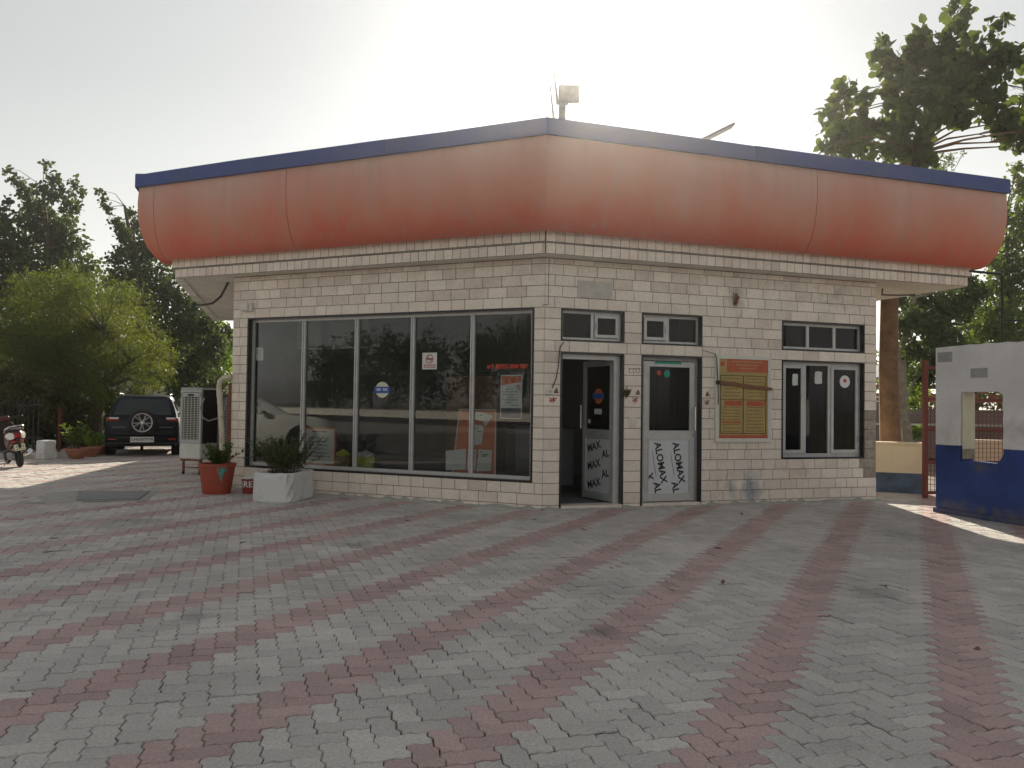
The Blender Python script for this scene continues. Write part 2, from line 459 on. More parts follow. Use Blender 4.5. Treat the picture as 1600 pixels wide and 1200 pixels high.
# ------------------------------------------------------------------ mesh helpers
class MB:
    def __init__(self):
        self.v = []
        self.f = []
        self.m = []

    def add(self, vs, fs, mi=0):
        b = len(self.v)
        self.v += [tuple(p) for p in vs]
        for f in fs:
            self.f.append(tuple(i + b for i in f))
            self.m.append(mi)
        return self

    def box(self, x0, x1, y0, y1, z0, z1, mi=0):
        vs = [(x0, y0, z0), (x1, y0, z0), (x1, y1, z0), (x0, y1, z0), (x0, y0, z1), (x1, y0, z1), (x1, y1, z1), (x0, y1, z1)]
        fs = [(0, 3, 2, 1), (4, 5, 6, 7), (0, 1, 5, 4), (1, 2, 6, 5), (2, 3, 7, 6), (3, 0, 4, 7)]
        return self.add(vs, fs, mi)

    def cbox(self, x0, x1, y0, y1, z0, z1, c=0.01, mi=0):
        """box with chamfered edges"""
        vs, idx = [], {}
        for ix, X in enumerate((x0, x1)):
            for iy, Y in enumerate((y0, y1)):
                for iz, Z in enumerate((z0, z1)):
                    sx, sy, sz = (c if ix == 0 else -c), (c if iy == 0 else -c), (c if iz == 0 else -c)
                    idx[(ix, iy, iz, 'x')] = len(vs); vs.append((X, Y + sy, Z + sz))
                    idx[(ix, iy, iz, 'y')] = len(vs); vs.append((X + sx, Y, Z + sz))
                    idx[(ix, iy, iz, 'z')] = len(vs); vs.append((X + sx, Y + sy, Z))
        I = lambda a, b, d, k: idx[(a, b, d, k)]
        fs = []
        for a in (0, 1):
            q = [I(a, 0, 0, 'x'), I(a, 1, 0, 'x'), I(a, 1, 1, 'x'), I(a, 0, 1, 'x')]
            fs.append(q if a else q[::-1])
            q = [I(0, a, 0, 'y'), I(1, a, 0, 'y'), I(1, a, 1, 'y'), I(0, a, 1, 'y')]
            fs.append(q[::-1] if a else q)
            q = [I(0, 0, a, 'z'), I(1, 0, a, 'z'), I(1, 1, a, 'z'), I(0, 1, a, 'z')]
            fs.append(q if a else q[::-1])
        for a in (0, 1):
            for b in (0, 1):
                fs.append((I(a, b, 0, 'x'), I(a, b, 1, 'x'), I(a, b, 1, 'y'), I(a, b, 0, 'y')))
                fs.append((I(a, 0, b, 'x'), I(a, 1, b, 'x'), I(a, 1, b, 'z'), I(a, 0, b, 'z')))
                fs.append((I(0, a, b, 'y'), I(1, a, b, 'y'), I(1, a, b, 'z'), I(0, a, b, 'z')))
        for a in (0, 1):
            for b in (0, 1):
                for d in (0, 1):
                    fs.append((I(a, b, d, 'x'), I(a, b, d, 'y'), I(a, b, d, 'z')))
        return self.add(vs, fs, mi)

    def tube(self, pts, rad, n=8, mi=0, cap=True):
        pts = [Vector(p) for p in pts]
        rs = rad if isinstance(rad, (list, tuple)) else [rad] * len(pts)
        rings = []
        prev = None
        for i, p in enumerate(pts):
            d = (pts[min(i + 1, len(pts) - 1)] - pts[max(i - 1, 0)])
            d = d.normalized() if d.length > 1e-9 else Vector((0, 0, 1))
            if prev is None:
                a = Vector((0, 0, 1)) if abs(d.z) < 0.9 else Vector((1, 0, 0))
                x = d.cross(a).normalized()
            else:
                x = (prev - d * prev.dot(d))
                x = x.normalized() if x.length > 1e-6 else d.orthogonal().normalized()
            prev = x
            y = d.cross(x)
            rings.append([p + (x * math.cos(2 * math.pi * k / n) + y * math.sin(2 * math.pi * k / n)) * rs[i] for k in range(n)])
        vs = [q for r in rings for q in r]
        fs = []
        for i in range(len(rings) - 1):
            for k in range(n):
                k2 = (k + 1) % n
                fs.append((i * n + k, i * n + k2, (i + 1) * n + k2, (i + 1) * n + k))
        if cap:
            fs.append(tuple(range(n))[::-1])
            fs.append(tuple((len(rings) - 1) * n + k for k in range(n)))
        return self.add(vs, fs, mi)

    def lathe(self, prof, n=20, c=(0, 0, 0), axis='z', mi=0):
        """prof: list of (radius, height)"""
        vs = []
        for r, h in prof:
            for k in range(n):
                a = 2 * math.pi * k / n
                if axis == 'z':
                    vs.append((c[0] + r * math.cos(a), c[1] + r * math.sin(a), c[2] + h))
                elif axis == 'y':
                    vs.append((c[0] + r * math.cos(a), c[1] + h, c[2] + r * math.sin(a)))
                else:
                    vs.append((c[0] + h, c[1] + r * math.cos(a), c[2] + r * math.sin(a)))
        fs = []
        for i in range(len(prof) - 1):
            for k in range(n):
                k2 = (k + 1) % n
                fs.append((i * n + k, i * n + k2, (i + 1) * n + k2, (i + 1) * n + k))
        fs.append(tuple(range(n))[::-1])
        fs.append(tuple((len(prof) - 1) * n + k for k in range(n)))
        return self.add(vs, fs, mi)

    def prism(self, poly, a0, a1, axis='z', mi=0):
        """poly of 2D points extruded along an axis (z: xy, y: xz, x: yz)"""
        n = len(poly)
        def P(p, a):
            return (p[0], p[1], a) if axis == 'z' else ((p[0], a, p[1]) if axis == 'y' else (a, p[0], p[1]))
        vs = [P(p, a0) for p in poly] + [P(p, a1) for p in poly]
        fs = [tuple(range(n))[::-1], tuple(range(n, 2 * n))]
        for k in range(n):
            k2 = (k + 1) % n
            fs.append((k, k2, n + k2, n + k))
        return self.add(vs, fs, mi)

    def loft(self, rings, closed=True, cap=True, mi=0):
        n = len(rings[0])
        vs = [q for r in rings for q in r]
        fs = []
        for i in range(len(rings) - 1):
            for k in range(n if closed else n - 1):
                k2 = (k + 1) % n
                fs.append((i * n + k, i * n + k2, (i + 1) * n + k2, (i + 1) * n + k))
        if cap and closed:
            fs.append(tuple(range(n))[::-1])
            fs.append(tuple((len(rings) - 1) * n + k for k in range(n)))
        return self.add(vs, fs, mi)

    def build(self, name, mats, parent=None, loc=(0, 0, 0), rotz=0.0, smooth=False, rot=None, recalc=True):
        me = bpy.data.meshes.new(name)
        me.from_pydata(self.v, [], self.f)
        ms = mats if isinstance(mats, (list, tuple)) else [mats]
        for k in ms:
            me.materials.append(MATS[k])
        if len(ms) > 1:
            me.polygons.foreach_set('material_index', self.m)
        if smooth:
            me.polygons.foreach_set('use_smooth', [True] * len(me.polygons))
        me.update()
        if recalc:
            import bmesh
            bm = bmesh.new()
            bm.from_mesh(me)
            bmesh.ops.recalc_face_normals(bm, faces=bm.faces)
            bm.to_mesh(me)
            bm.free()
        if smooth:
            try:
                me.set_sharp_from_angle(angle=R(40))
            except Exception:
                pass
        ob = link(name, me, parent, loc, rotz, rot)
        if name in ('print', 'heading_print', 'small_print', 'wire_mesh', 'grille', 'slats', 'letters', 'lettering', 'plate_lettering'):
            ob['kind'] = 'stuff'
        return ob


def link(name, me, parent=None, loc=(0, 0, 0), rotz=0.0, rot=None, scale=None):
    o = bpy.data.objects.new(name, me)
    COL.objects.link(o)
    if parent is not None:
        o.parent = parent
    o.location = loc
    o.rotation_euler = rot if rot is not None else (0, 0, rotz)
    if scale is not None:
        o.scale = scale
    return o


def tag(o, label, cat, group=None, kind=None):
    if label:
        o['label'] = label
    if cat:
        o['category'] = cat
    if group:
        o['group'] = group
    if kind:
        o['kind'] = kind
    return o


def thing(name, label, cat, loc=(0, 0, 0), rotz=0.0, group=None):
    o = bpy.data.objects.new(name, None)
    COL.objects.link(o)
    o.empty_display_size = 0.2
    o.location = loc
    o.rotation_euler = (0, 0, rotz)
    return tag(o, label, cat, group)


def structure(o):
    o['kind'] = 'structure'
    return o


def text(name, body, size, m, parent, loc, rot, weight=0.0, align='CENTER', shear=0.0):
    cu = bpy.data.curves.new(name, 'FONT')
    cu.body = body
    cu.size = size
    cu.align_x = align
    cu.align_y = 'CENTER'
    cu.offset = weight
    cu.shear = shear
    cu.resolution_u = 3
    t = bpy.data.objects.new('tmp', cu)
    COL.objects.link(t)
    bpy.context.view_layer.update()
    dg = bpy.context.evaluated_depsgraph_get()
    me = bpy.data.meshes.new_from_object(t.evaluated_get(dg))
    bpy.data.objects.remove(t, do_unlink=True)
    me.materials.clear()
    me.materials.append(MATS[m])
    return link(name, me, parent, loc, rot=rot)


# ------------------------------------------------------------------ building axes
C0 = Vector((0.4417, 11.126, 0.0))                 # obtuse front corner of the office
AL, AR = R(66.54), R(71.58)
uL = Vector((-math.sin(AL), math.cos(AL), 0))
uR = Vector((math.sin(AR), math.cos(AR), 0))
RZL = math.atan2(-uL.y, -uL.x)                     # local +x to the right, +y into the building
RZR = math.atan2(uR.y, uR.x)
nL = Vector((math.sin(RZL), -math.cos(RZL), 0))
nR = Vector((math.sin(RZR), -math.cos(RZR), 0))
sideV = Vector((-uR.y, uR.x, 0))                   # straight back from the right wall


def wL(x, y, z):
    return C0 + Vector((math.cos(RZL), math.sin(RZL), 0)) * x + Vector((-math.sin(RZL), math.cos(RZL), 0)) * y + Vector((0, 0, z))


def wR(x, y, z):
    return C0 + Vector((math.cos(RZR), math.sin(RZR), 0)) * x + Vector((-math.sin(RZR), math.cos(RZR), 0)) * y + Vector((0, 0, z))

# ------------------------------------------------------------------ ground and paving
structure(MB().add([(-900, -400, -0.06), (900, -400, -0.06), (900, 1500, -0.06), (-900, 1500, -0.06)], [(0, 1, 2, 3)]).build('ground', 'soil', recalc=False))
paving = MB().add([(-24, -9, -0.008), (9.5, -9, -0.008), (9.5, 19, -0.008), (-9.2, 33, -0.008), (-24, 33, -0.008)], [(0, 1, 2, 3, 4)]).build('paving', 'joint_sand', recalc=False)
structure(paving)
structure(MB().add([(-45, -14.9, -0.03), (12, -14.9, -0.03), (12, -9.0, -0.03), (-24, -9.0, -0.03), (-24, 1.5, -0.03), (-45, 1.5, -0.03)], [(0, 1, 2, 3, 4, 5)]).build('forecourt', 'slab_concrete', recalc=False))
structure(MB().add([(-120, -29.5, -0.035), (60, -29.5, -0.035), (60, -15.0, -0.035), (-120, -15.0, -0.035)], [(0, 1, 2, 3)]).build('road', 'asphalt', recalc=False))

PW = 0.117
DL = 0.072


def paver_outline(horizontal):
    nx, ny = (2, 1) if horizontal else (1, 2)
    p = []
    for i in range(nx):
        p += [(i, 0), (i + 0.36, DL), (i + 0.64, -DL)]
    for j in range(ny):
        p += [(nx, j), (nx + DL, j + 0.36), (nx - DL, j + 0.64)]
    for i in range(nx, 0, -1):
        p += [(i, ny), (i - 0.36, ny - DL), (i - 0.64, ny + DL)]
    for j in range(ny, 0, -1):
        p += [(0, j), (-DL, j - 0.36), (DL, j - 0.64)]
    return np.array(p, float) - np.array([nx / 2, ny / 2]), nx, ny


def paver_template(horizontal):
    p, nx, ny = paver_outline(horizontal)
    rings = []
    for g, z in ((0.018, -0.010), (0.026, -0.003), (0.056, 0.0)):
        s = np.array([(nx - 2 * g) / nx, (ny - 2 * g) / ny])
        q = p * s * PW
        rings.append(np.column_stack([q, np.full(len(q), z)]))
    v = np.vstack(rings)
    n = len(p)
    f = [tuple(range(2 * n, 3 * n))]
    for r in (0, 1):
        for k in range(n):
            k2 = (k + 1) % n
            f.append((r * n + k, r * n + k2, (r + 1) * n + k2, (r + 1) * n + k))
    return v, f


e1 = np.array([uR.x, uR.y])
e2 = np.array([sideV.x, sideV.y])
rng = np.random.default_rng(4)
pav = []
for a in range(-320, 420):
    for b in range(-110, 110):
        for hz in (True, False):
            ix, iy = a + 2 * b + (0 if hz else 3), a - 2 * b
            cx, cy = (ix + 1, iy + 0.5) if hz else (ix + 0.5, iy + 1)
            p = (e1 * (cx - 0.18) + e2 * cy) * PW
            if p[1] < 0.8 or p[1] > 24.5 or abs(p[0]) > 0.66 * p[1] + 3.2 or p[0] > 7.4 or p[0] < -14.5:
                continue
            if p[1] > 15.2 and p[0] > -5.3:
                continue
            d = Vector((p[0], p[1], 0)) - C0
            if d.dot(nL) < 0.05 and d.dot(nR) < 0.05 and d.dot(uL) < 5.5 and d.dot(uR) < 5.7:
                continue
            bb = b % 3
            red = (bb == 0 and not hz) or (bb == 1 and hz)
            pav.append((p[0], p[1], hz, red))
rot2 = np.array([[e1[0], e2[0]], [e1[1], e2[1]]])
TPL = {True: paver_template(True), False: paver_template(False)}
PME = {}
for hz in (True, False):
    for red in (True, False):
        v, f = TPL[hz]
        me = bpy.data.meshes.new('paver')
        me.from_pydata(v.tolist(), [], f)
        me.materials.append(MATS['paver_red' if red else 'paver_grey'])
        PME[(hz, red)] = me
near = sorted([q for q in pav if q[1] > 2.9 and abs(q[0]) < 0.635 * q[1]], key=lambda q: q[1])[:300]
nearset = set((q[0], q[1]) for q in near)
RZP = math.atan2(e1[1], e1[0])
for (x, y, hz, red) in near:
    link('paver', PME[(hz, red)], paving, (x + rng.normal(0, 0.001), y + rng.normal(0, 0.001), rng.normal(0, 0.0024)), rot=(rng.normal(0, 0.010), rng.normal(0, 0.010), RZP + rng.normal(0, 0.007)))
vs, fs, mi, rn = [], [], [], []
base = 0
for (x, y, hz, red) in pav:
    if (x, y) in nearset:
        continue
    v, f = TPL[hz]
    t = v.copy()
    t[:, :2] = t[:, :2] @ rot2.T
    tx, ty = rng.normal(0, 0.010, 2)
    t[:, 2] += rng.normal(0, 0.0024) + tx * t[:, 0] + ty * t[:, 1]
    t[:, 0] += x
    t[:, 1] += y
    vs.append(t)
    r = rng.random()
    for k in f:
        fs.append(tuple(i + base for i in k))
    mi += [1 if red else 0] * len(f)
    rn += [r] * len(f)
    base += len(v)
me = bpy.data.meshes.new('paver_field')
me.from_pydata(np.vstack(vs).tolist(), [], fs)
me.materials.append(MATS['paver_grey'])
me.materials.append(MATS['paver_red'])
me.polygons.foreach_set('material_index', mi)
at = me.attributes.new('rnd', 'FLOAT', 'FACE')
at.data.foreach_set('value', rn)
o = link('paver_field', me, paving)
o['kind'] = 'stuff'

# concrete access cover let into the paving
mh = thing('access_cover', 'grey concrete access slab set in the paving left of the office', 'slab', (-6.0, 11.75, 0))
MB().add([(-0.75, -0.85, 0.004), (0.05, -0.42, 0.004), (0.80, -0.30, 0.004), (0.42, 0.98, 0.004), (-1.05, 0.85, 0.004)], [(0, 1, 2, 3, 4)]).build('surround', 'slab_concrete', mh, recalc=False)
m_ = MB()
m_.prism([(-0.15, -0.36), (0.64, -0.17), (0.33, 0.85), (-0.72, 0.72)], 0.005, 0.022)
m_.build('lid', 'slab_dark', mh)

# ------------------------------------------------------------------ office building
office = thing('office_building', 'cream tiled office with faded red curved fascia and blue roof edge', 'building', C0)
ROWZ = [0.0, 0.06]
while ROWZ[-1] < 3.50:
    ROWZ.append(ROWZ[-1] + 0.1535)
ROWZ[-1] = 3.515
GW = 0.014
TT = MB().cbox(-0.5, 0.5, -0.5, 0.5, -0.5, 0.5, 0.012)
tme = {}
for mk in ('tile', 'tile_dirty', 'tile_blue', 'tile_bare'):
    me = bpy.data.meshes.new('wall_tile')
    me.from_pydata(TT.v, [], TT.f)
    me.materials.append(MATS[mk])
    tme[mk] = me
rng2 = random.Random(7)


def wall_shell(x0, x1, z0, z1, openings, y0=0.010, y1=0.22):
    xs = sorted(set([x0, x1] + [v for o_ in openings for v in o_[:2]]))
    zs = sorted(set([z0, z1] + [v for o_ in openings for v in o_[2:]]))
    xs = [x for x in xs if x0 <= x <= x1]
    zs = [z for z in zs if z0 <= z <= z1]
    solid = lambda i, j: 0 <= i < len(xs) - 1 and 0 <= j < len(zs) - 1 and not any(o_[0] < (xs[i] + xs[i + 1]) / 2 < o_[1] and o_[2] < (zs[j] + zs[j + 1]) / 2 < o_[3] for o_ in openings)
    mb = MB()
    for i in range(len(xs) - 1):
        for j in range(len(zs) - 1):
            if not solid(i, j):
                continue
            a, b, c, d = xs[i], xs[i + 1], zs[j], zs[j + 1]
            mb.add([(a, y0, c), (b, y0, c), (b, y0, d), (a, y0, d)], [(0, 1, 2, 3)])
            mb.add([(a, y1, c), (b, y1, c), (b, y1, d), (a, y1, d)], [(3, 2, 1, 0)])
            if not solid(i - 1, j): mb.add([(a, y0, c), (a, y1, c), (a, y1, d), (a, y0, d)], [(3, 2, 1, 0)])
            if not solid(i + 1, j): mb.add([(b, y0, c), (b, y1, c), (b, y1, d), (b, y0, d)], [(0, 1, 2, 3)])
            if not solid(i, j - 1): mb.add([(a, y0, c), (b, y0, c), (b, y1, c), (a, y1, c)], [(3, 2, 1, 0)])
            if not solid(i, j + 1): mb.add([(a, y0, d), (b, y0, d), (b, y1, d), (a, y1, d)], [(0, 1, 2, 3)])
    return mb


def lay_tiles(wall, x0, x1, openings, pick, tl=0.30, edges=(), seed=1):
    rr = random.Random(seed)
    cnt = 0
    for k in range(len(ROWZ) - 1):
        za, zb = ROWZ[k], ROWZ[k + 1]
        zm = (za + zb) / 2
        free = [(x0, x1)]
        for (a, b, c, d) in openings:
            if c - 0.02 < zm < d + 0.02:
                nf = []
                for (p, q) in free:
                    if b <= p or a >= q:
                        nf.append((p, q))
                    else:
                        if a - p > 0.02: nf.append((p, a))
                        if q - b > 0.02: nf.append((b, q))
                free = nf
        for (p, q) in free:
            cuts = [p]
            if q - p < 0.45:
                if q - p > 0.31:
                    cuts.append(p + (q - p) * (0.45 + 0.1 * (k % 2)))
            else:
                x = p + tl * (0.5 if k % 2 else 1.0) * rr.uniform(0.85, 1.1)
                while x < q - 0.10:
                    cuts.append(x)
                    x += tl * rr.choice((1.0, 1.0, 0.72, 1.0))
            cuts.append(q)
            for i in range(len(cuts) - 1):
                a, b = cuts[i], cuts[i + 1]
                w, h = b - a - 0.009, zb - za - 0.009
                if w < 0.02 or h < 0.02:
                    continue
                mk = pick((a + b) / 2, zm)
                dy = rr.uniform(-0.0012, 0.0012) + (0.006 if mk == 'tile_bare' else 0)
                link('wall_tile', tme[mk], wall, ((a + b) / 2, 0.007 + dy, zm), rot=(0, rr.uniform(-0.003, 0.003), 0), scale=(w, GW, h))
                cnt += 1
    return cnt


OPL = [(-5.27, -0.157, 0.367, 2.827)]
OPR = [(0.25, 1.235, -0.1, 2.2090), (0.25, 1.235, 2.3625, 2.823), (1.513, 2.52, -0.1, 2.209), (1.513, 2.52, 2.3625, 2.823),
       (3.933, 5.515, 0.674, 2.209), (3.933, 5.515, 2.3625, 2.823)]
ZC = 3.53
wallL = wall_shell(-5.58, 0.0, 0, ZC, OPL).build('front_wall', 'grout', office, rotz=RZL)
wallL['label'] = 'tiled wall carrying the wide shop window'
wallR = wall_shell(0.0, 5.752, 0, ZC, OPR).build('front_wall', 'grout', office, rotz=RZR)
wallR['label'] = 'tiled wall carrying the two doors'


def pickL(x, z):
    if z > 3.05 and rng2.random() < 0.35 + (z - 3.05): return 'tile_dirty'
    return 'tile_dirty' if rng2.random() < 0.04 else 'tile'


def pickR(x, z):
    if x > 5.42 and 0.35 < z < 1.45: return 'tile_bare'
    if z < 0.0: return 'tile_blue'
    if 2.9 < x < 3.9 and z < 0.7 and rng2.random() < 0.15: return 'tile_dirty'
    if z > 3.2 and rng2.random() < 0.4: return 'tile_dirty'
    return 'tile_dirty' if rng2.random() < 0.06 else 'tile'


n1 = lay_tiles(wallL, -5.58, 0.0, OPL, pickL, seed=3)
n2 = lay_tiles(wallR, 0.0, 5.752, OPR, pickR, seed=5)
print('tiles', n1, n2)

# rough cement apron smeared along the foot of both walls
for (x0, x1, rz, gaps) in ((-5.6, 0.03, RZL, ()), (0.0, 5.8, RZR, ())):
    rr = random.Random(9)
    rings = []
    x = x0
    while x <= x1:
        d = 0.07 + 0.05 * rr.random()
        h = 0.015 + 0.05 * rr.random() ** 2
        if 0.2 < x < 1.3 or 1.45 < x < 2.6:
            h = 0.02
        rings.append([(x, 0.02, -0.02), (x, -d, -0.02), (x, -d * 0.6, h * 0.35), (x, -0.012, h), (x, 0.02, h)])
        x += 0.10
    MB().loft(rings).build('cement_apron', 'slab_concrete', office, rotz=rz, smooth=True)

# side and rear walls, floor, ceiling (in building axes, relative to the corner)
A_ = uL * 5.58
B_ = uR * 5.752
sideL = Vector((-math.sin(R(15.5)), math.cos(R(15.5)), 0))
AB, BB = A_ + sideL * 7.1, B_ + sideV * 7.6


def slab(p, q, th, z0, z1):
    """vertical wall of thickness th on the left side of p->q"""
    d = (q - p).normalized()
    n = Vector((-d.y, d.x, 0)) * th
    return MB().prism([(p.x, p.y), (q.x, q.y), (q.x + n.x, q.y + n.y), (p.x + n.x, p.y + n.y)], z0, z1)


slab(AB, A_ + sideL * 0.12, 0.2, 0, ZC).build('side_wall', 'plaster_white', office)
slab(B_ + sideV * 0.01, BB, 0.2, 0, ZC).build('side_wall', 'plaster_white', office)
slab(BB, AB, 0.2, 0, ZC).build('rear_wall', 'plaster_white', office)
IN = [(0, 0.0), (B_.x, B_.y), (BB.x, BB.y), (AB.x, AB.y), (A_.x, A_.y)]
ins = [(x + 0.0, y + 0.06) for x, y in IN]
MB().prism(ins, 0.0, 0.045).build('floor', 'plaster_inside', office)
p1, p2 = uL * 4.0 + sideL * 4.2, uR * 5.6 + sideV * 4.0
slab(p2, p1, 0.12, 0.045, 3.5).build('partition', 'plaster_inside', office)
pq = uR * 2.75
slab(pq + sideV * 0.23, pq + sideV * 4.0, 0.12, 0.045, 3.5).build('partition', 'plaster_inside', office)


def outline(o_):
    l = uL * (6.66 + 0.82 * (o_ - 0.25)) + nL * o_
    c = (nL + nR) * (o_ / (1 + nL.dot(nR)))
    r = uR * (7.41 + 0.69 * (o_ - 0.25)) + nR * o_
    return l, c, r


SB = Vector((-7.72, 20.6, 0)) - C0
for (o_, z0, z1, nm, mm) in ((0.235, 3.522, 3.672, 'soffit_slab', 'plaster_white'), (0.275, 3.674, 3.84, 'roof_slab', 'roofing')):
    l, c, r = outline(o_)
    rb = r + sideV * 7.8
    poly = [(l.x, l.y), (c.x, c.y), (r.x, r.y), (rb.x, rb.y), (SB.x, SB.y)]
    MB().prism(poly, z0, z1).build(nm, mm, office)
# drip edge along the left side of the soffit
l, c, r = outline(0.235)
d = (SB - l).normalized()
n_ = Vector((d.y, -d.x, 0))
q = [l + d * 0.02, SB, SB + n_ * 0.14, l + n_ * 0.14 + d * 0.02]
MB().prism([(p.x, p.y) for p in q], 3.49, 3.5235).build('drip_edge', 'plaster_white', office)
# two courses of square tiles on the cornice
cme = {}
for mk in ('tile', 'tile_dirty'):
    me = bpy.data.meshes.new('cornice_tile')
    me.from_pydata(TT.v, [], TT.f)
    me.materials.append(MATS[mk])
    cme[mk] = me
for (o_, z0, z1, nm) in ((0.235, 3.530, 3.668, 'cornice_course'), (0.275, 3.690, 3.826, 'cornice_course')):
    l, c, r = outline(o_)
    for (p, q, rz, n_) in ((l, c, RZL, nL), (c, r, RZR, nR)):
        L_ = (q - p).length
        dirv = (q - p).normalized()
        strip = MB().box(0, L_, -0.004, 0.0, z0 - 0.006, z1 + 0.006).build(nm, 'grout', office, loc=p, rotz=rz)
        x = 0.004
        while x < L_ - 0.03:
            w = min(0.140 * rng2.uniform(0.97, 1.03), L_ - x - 0.004)
            link('cornice_tile', cme['tile_dirty' if rng2.random() < 0.12 else 'tile'], strip,
                 (x + w / 2, -0.0105 + rng2.uniform(-0.001, 0.001), (z0 + z1) / 2 + rng2.uniform(-0.0015, 0.0015)), scale=(w - 0.011, 0.014, z1 - z0))
            x += w

# curved fascia: panels swept along the roof edge
PROF = [(0.29, 3.835), (0.40, 3.80), (0.455, 3.83), (0.52, 3.90), (0.585, 4.01), (0.635, 4.15), (0.675, 4.32), (0.70, 4.52), (0.708, 4.72), (0.70, 4.90), (0.69, 5.02), (0.22, 5.02), (0.22, 3.835)]


def st_s(u, n, s):
    return lambda o_: u * s + n * o_


st_c = lambda o_: outline(o_)[1]
st_l = lambda o_: outline(o_)[0]
st_r = lambda o_: outline(o_)[2]
st_lb = lambda o_: outline(o_)[0] + sideL * 0.45
st_rb = lambda o_: outline(o_)[2] + sideV * 0.45
G = 0.005
panels = [[st_lb, st_l, st_s(uL, nL, 6.677 + G)], [st_s(uL, nL, 6.677 - G), st_s(uL, nL, 3.96 + G)], [st_s(uL, nL, 3.96 - G), st_s(uL, nL, 1.95), st_c],
          [st_c, st_s(uR, nR, 2.0), st_s(uR, nR, 4.008 - G)], [st_s(uR, nR, 4.008 + G), st_s(uR, nR, 6.0), st_r, st_rb]]
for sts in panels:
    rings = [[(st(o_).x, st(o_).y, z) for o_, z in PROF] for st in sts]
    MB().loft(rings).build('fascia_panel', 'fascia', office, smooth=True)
rings = [[(st(o_).x, st(o_).y, z) for o_, z in ((0.212, 3.86), (0.212, 5.0), (0.13, 5.0), (0.13, 3.86))] for st in (st_lb, st_l, st_c, st_r, st_rb)]
MB().loft(rings).build('fascia_light_stop', 'trim_black', office)  # unseen black strip added to stop sun leaking through the panel seams
COP = [(0.66, 4.992), (0.745, 4.992), (0.745, 5.20), (0.73, 5.212), (0.60, 5.212), (0.60, 5.02), (0.66, 5.02)]
cops = [[st_lb, st_l, st_s(uL, nL, 6.86)], [st_s(uL, nL, 6.855), st_s(uL, nL, 4.9), st_s(uL, nL, 2.2)], [st_s(uL, nL, 2.194), st_s(uL, nL, 1.2), st_c], [st_c, st_s(uR, nR, 1.2), st_s(uR, nR, 2.9)], [st_s(uR, nR, 2.906), st_s(uR, nR, 4.4), st_s(uR, nR, 5.7), st_r, st_rb]]
rr = random.Random(2)
for sts in cops:
    rings = []
    for st in sts:
        w = rr.uniform(-0.012, 0.012)
        rings.append([(st(o_).x, st(o_).y, z + (w if z > 5.1 else 0)) for o_, z in COP])
    MB().loft(rings).build('roof_coping', 'blue_coping', office)

# rear wing out of view, left edge shaped to cast the paving's shadow line
rw = [(-6.96, 20.75), (4.8, 21.4), (4.0, 34.0), (-9.06, 34.0)]
MB().prism([(x - C0.x, y - C0.y) for x, y in rw], 0, 3.85).build('rear_wing', 'plaster_white', office)


# ---------------------------------------------------------------- windows and doors
def ring(mb, x0, x1, y0, y1, z0, z1, t, tb=None, bottom=True):
    tb = t if tb is None else tb
    mb.box(x0, x0 + t, y0, y1, z0, z1)
    mb.box(x1 - t, x1, y0, y1, z0, z1)
    mb.box(x0 + t, x1 - t, y0, y1, z1 - t, z1)
    if bottom:
        mb.box(x0 + t, x1 - t, y0, y1, z0, z0 + tb)
    return mb


def pane(x0, x1, z0, z1, y, m, parent, name='pane'):
    return MB().box(x0, x1, y, y + 0.005, z0, z1).build(name, m, parent)


# wide shop window, five panes
x0, x1, z0, z1 = OPL[0]
ring(MB(), x0 + 0.001, x1 - 0.001, -0.004, 0.21, z0 + 0.001, z1 - 0.001, 0.028).build('window_lining', 'granite_black', office, rotz=RZL)
fx0, fx1, fz0, fz1 = x0 + 0.03, x1 - 0.03, z0 + 0.03, z1 - 0.03
win = ring(MB(), fx0, fx1, 0.085, 0.135, fz0, fz1, 0.042, 0.05)
win = win.build('shop_window', 'aluminium', office, rotz=RZL)
mull = [-4.185, -3.172, -2.162, -1.156]
for m_x in mull:
    mb = MB().cbox(m_x - 0.032, m_x + 0.032, 0.088, 0.132, fz0 + 0.05, fz1 - 0.042, 0.004)
    mb.box(m_x - 0.030, m_x - 0.012, 0.072, 0.088, fz0 + 0.05, fz1 - 0.042)
    mb.box(m_x + 0.014, m_x + 0.030, 0.072, 0.088, fz0 + 0.05, fz1 - 0.042)
    mb.build('mullion', 'aluminium', win)
edges = [fx0 + 0.042] + mull + [fx1 - 0.042]
for i in range(5):
    a = edges[i] + (0.032 if i else 0)
    b = edges[i + 1] - (0.032 if i < 4 else 0)
    pane(a, b, fz0 + 0.05, fz1 - 0.042, 0.11, 'glass', win)

YF = 0.08
